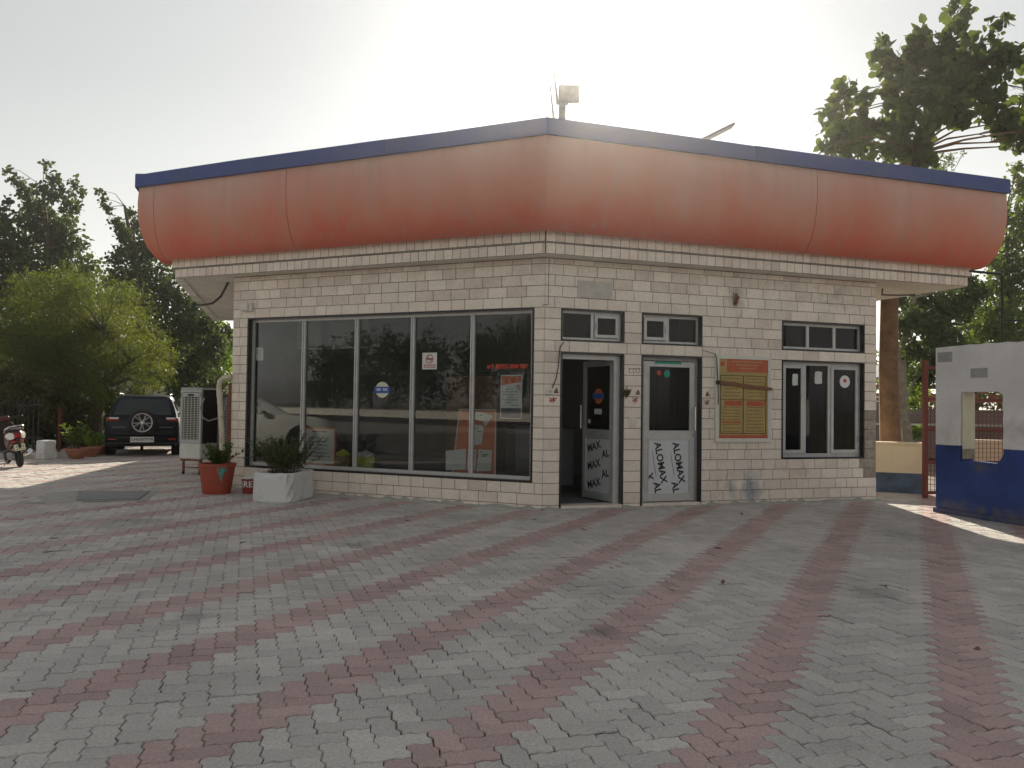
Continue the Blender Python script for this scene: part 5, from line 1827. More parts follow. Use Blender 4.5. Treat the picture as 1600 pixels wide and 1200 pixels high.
def car(name, label, loc, rotz, paint, spare=True):
    g = thing(name, label, 'car', loc, rotz)
    st_ = [(0.00, 0.34, 0.86, 0.80), (0.035, 0.27, 0.96, 0.855), (0.12, 0.25, 1.0, 0.875), (0.5, 0.25, 0.99, 0.885), (1.5, 0.24, 0.97, 0.885), (2.6, 0.24, 0.97, 0.885), (3.1, 0.25, 0.96, 0.875), (3.6, 0.27, 0.90, 0.85), (3.88, 0.32, 0.80, 0.78), (3.98, 0.40, 0.68, 0.66)]
    rings = []
    for (y, zb, zt, hw) in st_:
        half = [(0.90 * hw, zb), (0.985 * hw, zb + 0.09), (hw, 0.55), (hw * 0.99, zt - 0.16), (hw * 0.965, zt - 0.05), (hw * 0.92, zt)]
        rings.append([(x, y, z) for x, z in half] + [(-x, y, z) for x, z in half[::-1]])
    MB().loft(rings).build('body', paint, g, smooth=True)
    gh = [(0.95, 0.05, 2.95, 0.83), (1.12, 0.13, 2.62, 0.80), (1.30, 0.25, 2.32, 0.745), (1.44, 0.36, 2.08, 0.69), (1.52, 0.40, 1.98, 0.655), (1.565, 0.52, 1.85, 0.59), (1.58, 0.75, 1.60, 0.48)]
    rings = []
    for (z, y0, y1, hw) in gh:
        c_ = 0.16
        rings.append([(-hw + c_, y0, z), (hw - c_, y0, z), (hw - 0.03, y0 + 0.07, z), (hw, y0 + c_ + 0.1, z), (hw, y1 - 0.35, z), (hw - c_, y1, z), (-hw + c_, y1, z), (-hw, y1 - 0.35, z), (-hw, y0 + c_ + 0.1, z), (-hw + 0.03, y0 + 0.07, z)])
    MB().loft(rings).build('cabin', paint, g, smooth=True)
    P_ = lambda z: np.interp(z, [q[0] for q in gh], [q[1] for q in gh])
    H_ = lambda z: np.interp(z, [q[0] for q in gh], [q[3] for q in gh])
    F_ = lambda z: np.interp(z, [q[0] for q in gh], [q[2] for q in gh])
    mb = MB()
    zs = [1.06, 1.12, 1.30, 1.44, 1.47]
    v = []
    for z in zs:
        hw = H_(z) - 0.13
        v += [(-hw, P_(z) - 0.012, z), (hw, P_(z) - 0.012, z)]
    mb.add(v, [(2 * k, 2 * k + 1, 2 * k + 3, 2 * k + 2) for k in range(len(zs) - 1)])
    mb.build('rear_window', 'car_glass', g, recalc=False)
    v = []
    zs = [1.02, 1.12, 1.30, 1.44]
    for z in zs:
        hw = H_(z) - 0.17
        v += [(-hw, F_(z) + 0.012, z), (hw, F_(z) + 0.012, z)]
    MB().add(v, [(2 * k + 1, 2 * k, 2 * k + 2, 2 * k + 3) for k in range(len(zs) - 1)]).build('windscreen', 'car_glass', g, recalc=False)
    for sx in (-1, 1):
        for (ya, yb) in ((0.50, 1.15), (1.20, 2.05)):
            v = [(sx * (H_(z) + 0.008), yy, z) for z, yy in ((1.0, ya - 0.12), (1.0, yb + (0.35 if yb > 2 else 0)), (1.30, yb + (0.02 if yb > 2 else 0)), (1.42, yb - (0.15 if yb > 2 else 0)), (1.42, ya + 0.05), (1.30, ya - 0.02))]
            MB().add(v, [tuple(range(6))]).build('side_window', 'car_glass', g)
        # tail lamp cluster: clear strip over red
        lm = MB().cbox(sx * 0.70 - 0.14, sx * 0.70 + 0.14, -0.012, 0.06, 0.905, 0.99, 0.012).build('tail_lamp', 'lamp_red', g)
        MB().cbox(sx * 0.66 - 0.11, sx * 0.66 + 0.11, -0.024, -0.0125, 0.955, 0.995, 0.005).build('clear_strip', 'lamp_clear', lm)
        MB().cbox(sx * 0.70 - 0.09, sx * 0.70 + 0.09, -0.02, 0.03, 0.42, 0.455, 0.006).build('reflector', 'lamp_red', g)
        MB().cbox(sx * 0.965 - 0.07, sx * 0.965 + 0.07, 2.18, 2.30, 0.98, 1.10, 0.03).build('mirror', paint, g)
        MB().tube([(sx * 0.60, 0.62, 1.575), (sx * 0.62, 0.75, 1.605), (sx * 0.62, 1.6, 1.605), (sx * 0.60, 1.72, 1.575)], 0.016, 6).build('roof_rail', 'steel_grey', g)
        for y in (0.72, 3.18):
            w_ = wheel(g, sx * 0.775, y, 0.325, 0.205)
            mb = MB().lathe([(0.21, -0.01), (0.21, 0.0)], 20, (sx * 0.868, y, 0.325), 'x')
            for k in range(5):
                a_ = 2 * math.pi * k / 5
                mb.tube([(sx * 0.876, y, 0.325), (sx * 0.874, y + 0.2 * math.cos(a_), 0.325 + 0.2 * math.sin(a_))], 0.022, 6)
            mb.build('rim', 'rim_grey', w_)
            MB().lathe([(0.385, -0.01), (0.385, 0.012)], 24, (sx * 0.876, y, 0.36), 'x').build('arch_shade', 'trim_black', g)  # flat dark disc painted in for the shaded hollow; no arch is cut
    MB().cbox(-0.80, 0.80, -0.045, 0.10, 0.30, 0.36, 0.015).build('bumper_trim', 'trim_black', g)
    MB().cbox(-0.74, 0.74, -0.05, 0.08, 0.52, 0.66, 0.03).build('bumper', paint, g)
    pl_ = MB().cbox(-0.275, 0.275, -0.068, -0.0455, 0.36, 0.50, 0.004).build('number_plate', 'print_white', g)
    if spare:
        text('plate_lettering', 'CH01BT7778', 0.092, 'print_black', pl_, (0, -0.0695, 0.43), (R(90), 0, 0), weight=0.002)
        t = MB().lathe([(0.22, 0.0), (0.31, 0.02), (0.335, 0.07), (0.335, 0.15), (0.30, 0.19), (0.21, 0.195)], 32, (0, -0.20, 0.87), 'y').build('spare_wheel', 'rubber', g, smooth=True)
        MB().lathe([(0.235, 0.0), (0.235, 0.1)], 28, (0, -0.175, 0.87), 'y').build('wheel_well', 'dark_inside', t)
        mb = MB()
        for k in range(40):
            a_, a2_ = 2 * math.pi * k / 40, 2 * math.pi * (k + 1) / 40
            Q = lambda r_, t_, y_: (r_ * math.cos(t_), y_, 0.87 + r_ * math.sin(t_))
            mb.add([Q(0.215, a_, -0.2), Q(0.245, a_, -0.205), Q(0.245, a2_, -0.205), Q(0.215, a2_, -0.2)], [(0, 1, 2, 3)])
        for k in range(5):
            a_ = math.pi / 2 + 2 * math.pi * (k + 0.5) / 5
            for da in (-0.22, 0.22):
                pa = (0.05 * math.cos(a_), -0.195, 0.87 + 0.05 * math.sin(a_))
                pb = (0.225 * math.cos(a_ + da), -0.20, 0.87 + 0.225 * math.sin(a_ + da))
                mb.tube([pa, pb], [0.020, 0.014], 6)
        mb.lathe([(0.06, -0.205), (0.06, -0.18)], 14, (0, 0, 0.87), 'y')
        mb.build('rim', 'rim_grey', t)
        MB().lathe([(0.03, -0.212), (0.03, -0.2055)], 12, (0, 0, 0.87), 'y').build('hub_cap', 'chrome', t)
        for sx in (-1, 1):
            MB().cbox(sx * 0.55 - 0.16, sx * 0.55 + 0.16, -0.018, 0.01, 0.735, 0.752, 0.004).build('chrome_strip', 'steel_grey', g)
    return g


car('suv', 'black compact SUV with a rear-mounted spare wheel under the trees', (-9.46, 20.55, 0), R(21), 'car_black')
wc = car('white_car', 'white hatchback standing on the far left forecourt, mirrored in the first window pane', (-13.3, 11.6, 0), R(207), 'car_white', spare=False)
wc.scale = (1.12, 1.12, 1.14)

# ------------------------------------------------------------------ scooter on its stand
sc = thing('scooter', 'maroon and black scooter leaning on its stand at the left edge', 'scooter', (-10.30, 16.85, 0), R(132))
sc.rotation_euler = (R(-9), 0, R(132))
for x in (0.0, 1.24):
    w_ = MB().lathe([(0.13, -0.045), (0.20, -0.045), (0.222, -0.02), (0.222, 0.02), (0.20, 0.045), (0.13, 0.045)], 26, (x, 0, 0.222), 'y').build('wheel', 'rubber', sc, smooth=True)
    MB().lathe([(0.135, -0.02), (0.135, 0.02)], 20, (x, 0, 0.222), 'y').build('rim', 'rim_grey', w_)
rings = []
for (x, zb, zt, hw) in ((-0.20, 0.66, 0.72, 0.05), (-0.17, 0.58, 0.76, 0.10), (-0.05, 0.50, 0.78, 0.15), (0.15, 0.42, 0.76, 0.175), (0.35, 0.34, 0.73, 0.17), (0.52, 0.30, 0.70, 0.13)):
    half = [(0.35 * hw, zb), (0.85 * hw, zb + 0.06), (hw, (zb + zt) / 2), (0.9 * hw, zt - 0.05), (0.6 * hw, zt)]
    rings.append([(x, y, z) for y, z in half] + [(x, -y, z) for y, z in half[::-1]])
MB().loft(rings).build('rear_body', 'scooter_maroon', sc, smooth=True)
rings = []
for (x, zb, zt, hw) in ((-0.10, 0.775, 0.80, 0.09), (0.0, 0.765, 0.83, 0.135), (0.25, 0.745, 0.82, 0.145), (0.42, 0.72, 0.77, 0.14), (0.60, 0.68, 0.74, 0.10)):
    half = [(0.8 * hw, zb), (hw, zb + 0.02), (0.9 * hw, zt - 0.01), (0.5 * hw, zt)]
    rings.append([(x, y, z) for y, z in half] + [(x, -y, z) for y, z in half[::-1]])
MB().loft(rings).build('seat', 'seat_vinyl', sc, smooth=True)
MB().tube([(0.22, 0.16, 0.74), (0.02, 0.17, 0.82), (-0.16, 0.13, 0.87), (-0.22, 0.06, 0.88), (-0.22, -0.06, 0.88), (-0.16, -0.13, 0.87), (0.02, -0.17, 0.82), (0.22, -0.16, 0.74)], 0.017, 8).build('grab_rail', 'chrome', sc, smooth=True)
tl = MB().cbox(-0.215, -0.15, -0.065, 0.065, 0.62, 0.72, 0.02).build('tail_lamp', 'lamp_red', sc)
for sy in (-1, 1):
    rings = []
    for (x, zb, zt, y) in ((-0.20, 0.62, 0.73, 0.075), (-0.12, 0.60, 0.75, 0.135), (-0.02, 0.62, 0.72, 0.168), (0.05, 0.65, 0.68, 0.175)):
        rings.append([(x, sy * y, zb), (x - 0.005, sy * (y + 0.012), (zb + zt) / 2), (x, sy * y, zt), (x + 0.01, sy * (y - 0.03), (zb + zt) / 2)])
    MB().loft(rings).build('side_lamp', 'lamp_clear', sc)
MB().cbox(-0.205, -0.12, -0.10, 0.10, 0.535, 0.575, 0.012).build('red_trim', 'print_red', sc)
rings = []
for k in range(9):
    a_ = R(40 + 14 * k)
    rings.append([(0.27 * math.cos(a_) - 0.0, y, 0.235 + 0.27 * math.sin(a_)) for y in (-0.075, 0.075)] + [(0.255 * math.cos(a_), y, 0.235 + 0.255 * math.sin(a_)) for y in (0.075, -0.075)])
MB().loft(rings).build('rear_fender', 'trim_black', sc)
pz = MB().add([(-0.235, -0.10, 0.50), (-0.235, 0.10, 0.50), (-0.275, 0.10, 0.37), (-0.275, -0.10, 0.37), (-0.225, -0.10, 0.50), (-0.225, 0.10, 0.50), (-0.265, 0.10, 0.37), (-0.265, -0.10, 0.37)], [(0, 1, 2, 3), (7, 6, 5, 4), (0, 4, 5, 1), (1, 5, 6, 2), (2, 6, 7, 3), (3, 7, 4, 0)]).build('number_plate', 'paper_cream', sc)
mb = MB()
rr = random.Random(2)
for (z, n_) in ((0.455, 4), (0.40, 4)):
    for k in range(n_):
        x = -0.2385 - (0.50 - z) * 0.308
        y = -0.075 + k * 0.04
        mb.box(x - 0.0015, x + 0.0, y, y + 0.008, z - 0.017, z + 0.017)
        mb.box(x - 0.0015, x + 0.0, y + 0.008, y + 0.026, z - 0.017 + rr.choice((0, 0.02)), z - 0.010 + rr.choice((0, 0.02)))
mb.build('plate_lettering', 'print_black', sc)
MB().tube([(-0.22, 0, 0.60), (-0.25, 0, 0.50), (-0.255, 0, 0.42)], [0.05, 0.03, 0.02], 8).build('plate_bracket', 'trim_black', sc, smooth=True)
MB().tube([(0.55, -0.13, 0.26), (0.2, -0.16, 0.24), (-0.12, -0.17, 0.30), (-0.26, -0.17, 0.33)], [0.03, 0.05, 0.058, 0.05], 12).build('exhaust', 'chrome', sc, smooth=True)
MB().cbox(-0.08, 0.42, 0.06, 0.15, 0.16, 0.32, 0.03).build('engine_case', 'steel_grey', sc)
MB().cbox(0.50, 1.02, -0.17, 0.17, 0.27, 0.33, 0.02).build('floorboard', 'trim_black', sc)
rings = []
for (z, x, hw) in ((0.28, 1.00, 0.16), (0.45, 1.06, 0.20), (0.65, 1.04, 0.21), (0.82, 1.00, 0.19), (0.92, 0.97, 0.12)):
    rings.append([(x + 0.05, 0, z), (x, hw * 0.7, z), (x - 0.06, hw, z), (x - 0.075, hw * 0.9, z), (x - 0.03, 0, z), (x - 0.075, -hw * 0.9, z), (x - 0.06, -hw, z), (x, -hw * 0.7, z)])
MB().loft(rings).build('front_apron', 'trim_black', sc, smooth=True)
MB().tube([(1.24, 0, 0.24), (1.12, 0, 0.62), (0.99, 0, 1.0)], 0.03, 8).build('fork', 'steel_grey', sc)
MB().tube([(0.90, 0.34, 1.03), (0.97, 0.2, 1.01), (1.0, 0, 0.99), (0.97, -0.2, 1.01), (0.90, -0.34, 1.03)], 0.017, 8).build('handlebar', 'trim_black', sc, smooth=True)
MB().cbox(0.94, 1.10, -0.11, 0.11, 0.93, 1.06, 0.03).build('headlamp_cowl', 'scooter_maroon', sc)
for sy in (-1, 1):
    MB().tube([(0.95, sy * 0.26, 1.02), (0.94, sy * 0.34, 1.20)], 0.006, 6).build('mirror_stem', 'trim_black', sc)
    MB().lathe([(0.02, -0.012), (0.055, -0.006), (0.055, 0.006), (0.02, 0.012)], 14, (0.94, sy * 0.36, 1.23), 'x').build('mirror', 'trim_black', sc)
rings = []
for k in range(7):
    a_ = R(30 + 20 * k)
    rings.append([(1.24 + 0.26 * math.cos(a_), y, 0.23 + 0.26 * math.sin(a_)) for y in (-0.06, 0.06)] + [(1.24 + 0.245 * math.cos(a_), y, 0.23 + 0.245 * math.sin(a_)) for y in (0.06, -0.06)])
MB().loft(rings).build('front_fender', 'scooter_maroon', sc)
MB().tube([(0.30, 0.10, 0.22), (0.34, 0.24, 0.04)], 0.012, 6).build('side_stand', 'steel_grey', sc)


# ------------------------------------------------------------------ trees
def crown(name, clumps, n, size, slim, m, parent, rs, subs=9, droop=0.1, fold=True, sub_sigma=0.28, shell=(0.35, 1.0)):
    w = np.array([c[3] ** 2 for c in clumps])
    w = w / w.sum()
    P, cen = [], []
    for c, wi in zip(clumps, w):
        k = max(6, int(n * wi))
        ns = max(3, int(subs))
        d = rs.normal(0, 1, (ns, 3))
        d /= np.linalg.norm(d, axis=1)[:, None]
        sc_ = d * (rs.uniform(shell[0], shell[1], ns) ** 0.6)[:, None] * c[3]
        idx = rs.integers(0, ns, k)
        p = np.array(c[:3]) + sc_[idx] + rs.normal(0, sub_sigma * c[3], (k, 3))
        P.append(p)
        cen.append(np.repeat(np.array(c[:3])[None], k, 0))
    P = np.vstack(P)
    N = len(P)
    d = rs.normal(0, 1, (N, 3))
    d[:, 2] -= droop * 3
    d /= np.linalg.norm(d, axis=1)[:, None]
    s_ = np.cross(d, rs.normal(0, 1, (N, 3)))
    s_ /= np.linalg.norm(s_, axis=1)[:, None] + 1e-9
    nrm = np.cross(d, s_)
    L_ = size * rs.uniform(0.6, 1.25, N)[:, None]
    if fold:
        V = np.stack([P, P + d * L_ * 0.30 + s_ * L_ * slim + nrm * L_ * 0.06, P + d * L_ * 0.72 + s_ * L_ * slim * 0.8 + nrm * L_ * 0.06, P + d * L_, P + d * L_ * 0.72 - s_ * L_ * slim * 0.8 + nrm * L_ * 0.06, P + d * L_ * 0.30 - s_ * L_ * slim + nrm * L_ * 0.06], 1).reshape(-1, 3)
        F = [f for i in range(N) for f in ((6 * i, 6 * i + 1, 6 * i + 2, 6 * i + 3), (6 * i, 6 * i + 3, 6 * i + 4, 6 * i + 5))]
        rn_ = np.repeat(rs.random(N), 2)
    else:
        V = np.stack([P, P + d * L_ * 0.45 + s_ * L_ * slim, P + d * L_, P + d * L_ * 0.45 - s_ * L_ * slim], 1).reshape(-1, 3)
        F = [(4 * i, 4 * i + 1, 4 * i + 2, 4 * i + 3) for i in range(N)]
        rn_ = rs.random(N)
    me = bpy.data.meshes.new(name)
    me.from_pydata(V.tolist(), [], F)
    me.materials.append(MATS[m])
    a_ = me.attributes.new('rnd', 'FLOAT', 'FACE')
    a_.data.foreach_set('value', rn_)
    return link(name, me, parent)


def tree(name, label, trunk, clumps, n, size, slim, leaf, bark, seed, cat='tree', group=None, limb_r=0.35, subs=9, droop=0.1, fold=True, twigs=4, sub_sigma=0.28, shell=(0.35, 1.0)):
    """trunk: list of (x, y, z, r); clumps: (x, y, z, r) in world metres"""
    rs = np.random.default_rng(seed)
    b0 = trunk[0]
    g = thing(name, label, cat, (b0[0], b0[1], 0), 0, group)
    rel = lambda p: (p[0] - b0[0], p[1] - b0[1], p[2])
    mb = MB()
    mb.tube([rel(p) for p in trunk], [p[3] for p in trunk], 12)
    T = np.array([[*rel(p), p[3]] for p in trunk])
    for c in clumps:
        cr_ = np.array(rel(c))
        cand = [t for t in T if t[2] < cr_[2] + 0.2] or [T[0]]
        s_ = min(cand, key=lambda t: np.linalg.norm(t[:3] - cr_) - 0.3 * t[2])
        midp = s_[:3] * 0.5 + cr_ * 0.5 + np.array([0, 0, 0.12 * np.linalg.norm(cr_ - s_[:3])]) * (1 if cr_[2] > s_[2] else -0.2) + rs.normal(0, 0.06, 3) * np.linalg.norm(cr_ - s_[:3])
        r0 = s_[3] * limb_r
        mb.tube([tuple(s_[:3]), tuple(midp), tuple(cr_)], [r0, r0 * 0.6, r0 * 0.25], 6)
        for k in range(twigs):
            e = cr_ + rs.normal(0, 0.5, 3) * c[3]
            mb.tube([tuple(cr_ * 0.6 + midp * 0.4), tuple((cr_ + e) / 2 + rs.normal(0, 0.05, 3)), tuple(e)], [r0 * 0.28, r0 * 0.18, r0 * 0.07], 4)
    mb.build('trunk', bark, g, smooth=True)
    crown('crown', [(*rel(c), c[3]) for c in clumps], n, size, slim, leaf, g, rs, subs, droop, fold, sub_sigma, shell)
    return g


tree('big_leaf_tree', 'large-leaved tree with a bare brown trunk rising behind the right roof end', [(7.1, 15.0, -0.05, 0.23), (7.1, 15.0, 0.9, 0.185), (7.06, 15.0, 2.2, 0.17), (7.08, 15.0, 3.7, 0.155), (7.2, 15.05, 5.2, 0.12), (7.5, 15.1, 6.3, 0.08), (8.0, 15.2, 7.4, 0.05)],
     [(6.22, 15.22, 7.47, 0.24), (6.31, 15.83, 7.26, 0.3), (6.28, 14.7, 6.49, 0.38), (7.27, 15.83, 6.89, 0.48), (7.41, 14.94, 6.59, 0.43), (6.08, 15.09, 6.5, 0.27), (7.45, 15.66, 8.37, 0.35), (7.23, 15.07, 7.55, 0.36), (7.88, 15.27, 8.02, 0.44), (7.56, 14.54, 7.05, 0.4), (8.65, 15.55, 8.28, 0.45), (7.81, 15.25, 8.57, 0.24), (8.26, 14.96, 8.56, 0.29), (8.74, 15.6, 9.38, 0.25), (8.79, 14.92, 8.07, 0.36), (8.6, 15.13, 7.6, 0.34), (9.18, 14.69, 7.91, 0.26), (9.35, 15.06, 6.97, 0.31), (8.82, 14.78, 7.34, 0.21), (8.09, 14.87, 6.94, 0.24), (9.87, 15.55, 6.67, 0.12), (9.25, 14.89, 6.52, 0.11), (6.97, 15.18, 8.28, 0.16), (7.35, 15.87, 8.91, 0.11), (6.83, 15.85, 7.47, 0.2), (7.69, 15.51, 6.54, 0.31), (10.4, 15.26, 8.42, 0.49), (10.03, 14.89, 7.28, 0.48), (8.97, 14.72, 8.65, 0.19), (10.17, 15.86, 7.26, 0.25), (9.27, 15.22, 6.84, 0.17), (9.64, 14.66, 6.71, 0.35), (9.05, 15.37, 7.95, 0.32), (8.29, 15.59, 8.48, 0.32), (7.67, 15.36, 8.3, 0.25), (7.0, 15.78, 7.71, 0.15), (8.33, 14.56, 6.89, 0.23), (9.09, 15.24, 7.21, 0.24), (7.75, 15.14, 6.29, 0.29), (7.94, 14.59, 7.37, 0.35), (9.94, 15.4, 7.72, 0.32)],
     4700, 0.195, 0.36, 'leaf_large', 'bark', 3, subs=11, droop=0.12, sub_sigma=0.24, limb_r=0.42)
tree('leafy_tree', 'bright sunlit leafy tree behind the booth wall', [(14.6, 23, -0.05, 0.28), (14.5, 23, 2, 0.22), (14.3, 23, 4, 0.15), (14.2, 23, 6, 0.08)],
     [(15.13, 23.85, 8.35, 0.27), (14.51, 23.22, 7.32, 0.41), (14.46, 22.42, 6.76, 0.54), (14.78, 23.82, 6.31, 0.57), (14.1, 23.02, 5.4, 0.63), (14.75, 23.03, 5.22, 0.74), (13.8, 23.61, 4.73, 0.68), (13.66, 22.16, 4.0, 0.74), (13.7, 23.77, 3.79, 0.65), (15.01, 23.44, 3.78, 0.75), (16.13, 23.69, 5.73, 1.14), (15.34, 22.26, 7.09, 0.8), (14.43, 23.73, 3.32, 0.57), (13.28, 22.26, 5.8, 0.25), (13.92, 22.0, 8.22, 0.16), (15.29, 23.85, 8.06, 0.31)],
     15000, 0.13, 0.30, 'leaf_mid', 'bark_dark', 8, subs=14)
tree('dark_tree', 'dark dense tree between the brown trunk and the booth wall', [(9.75, 19.5, -0.05, 0.13), (9.55, 19.5, 1.5, 0.11), (9.5, 19.5, 2.8, 0.09), (9.8, 19.5, 4.2, 0.05)],
     [(10.6, 20.22, 4.08, 0.49), (10.21, 20.25, 4.24, 0.36), (10.58, 19.44, 3.67, 0.53), (9.76, 19.05, 3.31, 0.49), (9.19, 18.51, 3.55, 0.3), (10.61, 19.79, 2.99, 0.54), (9.81, 19.94, 2.99, 0.32), (11.3, 20.17, 4.25, 0.45), (10.53, 19.06, 4.7, 0.24), (10.91, 18.93, 4.38, 0.3), (9.65, 19.78, 4.17, 0.19), (10.38, 20.11, 2.45, 0.35), (11.44, 20.43, 2.8, 0.49)],
     9500, 0.12, 0.30, 'leaf_dark', 'bark_grey', 9, subs=12)
tree('pale_bush', 'pale green bush above the cream wall beside the brown trunk', [(10.6, 21.5, -0.05, 0.05), (10.6, 21.5, 1.0, 0.04), (10.6, 21.5, 2.0, 0.03)],
     [(10.49, 21.15, 2.32, 0.27), (10.52, 21.48, 2.85, 0.24), (11.08, 21.89, 1.83, 0.25), (10.29, 21.42, 1.47, 0.17), (10.63, 21.59, 0.92, 0.17), (10.64, 21.02, 0.89, 0.17), (10.49, 21.67, 1.99, 0.17)],
     2200, 0.10, 0.30, 'leaf_bright', 'bark_grey', 10, cat='bush', subs=10)
tree('far_tree', 'wispy far tree top peeking over the right roof edge', [(16.1, 30, -0.05, 0.2), (16.1, 30, 5, 0.13), (16.1, 30, 8, 0.06)],
     [(16.43, 30.42, 10.95, 0.29), (16.14, 30.33, 10.54, 0.34), (16.78, 30.39, 11.19, 0.19), (15.69, 30.16, 10.0, 0.53), (16.19, 29.75, 9.65, 0.52), (16.03, 30.27, 11.26, 0.15), (16.77, 29.71, 11.1, 0.12)],
     1300, 0.10, 0.25, 'leaf_mid', 'bark_dark', 12, subs=8)
tree('background_tree', 'distant green tree low behind the gate and booth hole', [(18.5, 32, -0.05, 0.2), (18.5, 32, 1.5, 0.15), (18.5, 32, 3, 0.08)],
     [(15.68, 32.66, 3.58, 0.65), (14.45, 31.13, 2.47, 0.5), (18.29, 32.65, 2.57, 1.04), (16.3, 31.33, 1.5, 0.75), (19.31, 31.75, 2.05, 1.02), (18.74, 31.63, 3.56, 1.01), (20.74, 32.38, 2.85, 1.04), (17.57, 31.36, 1.02, 0.63), (19.84, 31.79, 0.79, 0.76)],
     6000, 0.16, 0.32, 'leaf_mid', 'bark_dark', 13, subs=12)
tree('feathery_tree', 'yellow-green feathery tree with a thick forked trunk left of the car', [(-13.05, 25, -0.05, 0.26), (-13.0, 25, 0.8, 0.215), (-12.95, 25, 1.7, 0.2), (-12.5, 25, 2.2, 0.15), (-12.0, 25.2, 2.7, 0.1), (-12.9, 25.2, 3.6, 0.09)],
     [(-14.04, 23.42, 4.46, 0.64), (-13.56, 24.24, 4.71, 0.7), (-12.95, 24.75, 4.89, 0.59), (-11.56, 23.74, 4.38, 0.65), (-15.94, 25.43, 4.23, 0.81), (-14.23, 24.62, 3.67, 0.95), (-13.53, 25.72, 3.79, 0.99), (-12.18, 25.49, 3.58, 0.86), (-11.13, 24.78, 2.93, 0.59), (-11.36, 26.18, 2.39, 0.38), (-15.89, 25.42, 2.81, 0.98), (-14.89, 25.99, 2.54, 1.0), (-12.75, 24.49, 2.4, 0.9), (-11.98, 25.14, 2.34, 0.72), (-16.0, 24.03, 3.39, 1.15), (-17.87, 26.59, 1.89, 1.28), (-15.08, 24.18, 1.67, 0.77), (-13.94, 24.22, 1.59, 0.7), (-12.66, 23.63, 1.6, 0.57), (-11.05, 24.22, 1.93, 0.39), (-18.44, 25.84, 3.11, 1.45), (-12.64, 25.63, 3.07, 0.82), (-13.02, 23.81, 4.37, 0.57), (-14.6, 24.6, 3.07, 0.87), (-13.49, 24.75, 3.0, 0.87), (-15.51, 25.53, 5.07, 0.45), (-12.52, 24.86, 1.72, 0.48), (-14.96, 25.28, 1.9, 0.81), (-14.41, 26.09, 2.14, 0.83)],
     90000, 0.15, 0.06, 'leaf_feather', 'bark_dark', 14, subs=26, droop=0.22, fold=False, sub_sigma=0.26, limb_r=0.38, twigs=2)
tree('tall_tree', 'tall spiky broadleaf tree rising behind the feathery tree', [(-19.8, 34, -0.05, 0.3), (-19.8, 34, 4, 0.22), (-19.9, 34, 8, 0.12), (-20.2, 34, 10.5, 0.05)],
     [(-22.01, 34.45, 11.34, 0.19), (-21.18, 33.73, 10.67, 0.27), (-20.86, 33.9, 10.23, 0.35), (-20.34, 33.74, 9.7, 0.43), (-19.58, 33.22, 10.07, 0.37), (-19.73, 33.41, 11.25, 0.19), (-19.54, 33.57, 10.84, 0.24), (-19.2, 33.63, 10.18, 0.38), (-18.78, 33.63, 9.51, 0.38), (-18.88, 34.15, 10.74, 0.22), (-19.19, 34.94, 10.45, 0.25), (-20.66, 34.55, 9.15, 0.72), (-19.7, 34.58, 8.89, 0.72), (-21.2, 34.52, 9.0, 0.44), (-21.24, 34.19, 7.95, 0.49), (-20.52, 34.84, 7.95, 0.95), (-19.14, 34.38, 7.74, 0.72), (-18.36, 34.0, 6.86, 0.65), (-19.1, 33.15, 6.57, 0.95), (-20.66, 33.98, 6.68, 0.82), (-19.89, 33.43, 5.53, 1.07), (-18.2, 33.27, 5.53, 1.06), (-19.11, 34.01, 4.25, 1.22), (-17.64, 34.57, 4.88, 1.24), (-16.69, 33.59, 3.17, 1.07), (-21.06, 34.54, 3.99, 1.24), (-18.55, 34.05, 2.89, 1.23), (-19.72, 33.3, 2.31, 1.07), (-16.24, 34.93, 3.25, 0.84)],
     17500, 0.20, 0.34, 'leaf_dark', 'bark_dark', 15, subs=11)
tree('tall_tree', 'dark broadleaf tree at the far left edge of the skyline', [(-22.6, 33, -0.05, 0.3), (-22.6, 33, 4, 0.2), (-22.7, 33, 7, 0.1)],
     [(-20.84, 32.8, 9.67, 0.16), (-20.95, 32.59, 9.09, 0.31), (-21.45, 33.69, 8.67, 0.38), (-20.95, 32.25, 7.7, 0.62), (-21.18, 33.47, 7.4, 0.59), (-20.21, 32.38, 6.56, 0.47), (-21.64, 32.78, 6.21, 1.05), (-20.63, 32.46, 5.65, 0.78), (-23.11, 33.68, 8.51, 1.08), (-22.7, 32.78, 6.46, 1.31)],
     7500, 0.19, 0.34, 'leaf_dark', 'bark_dark', 16, subs=11)
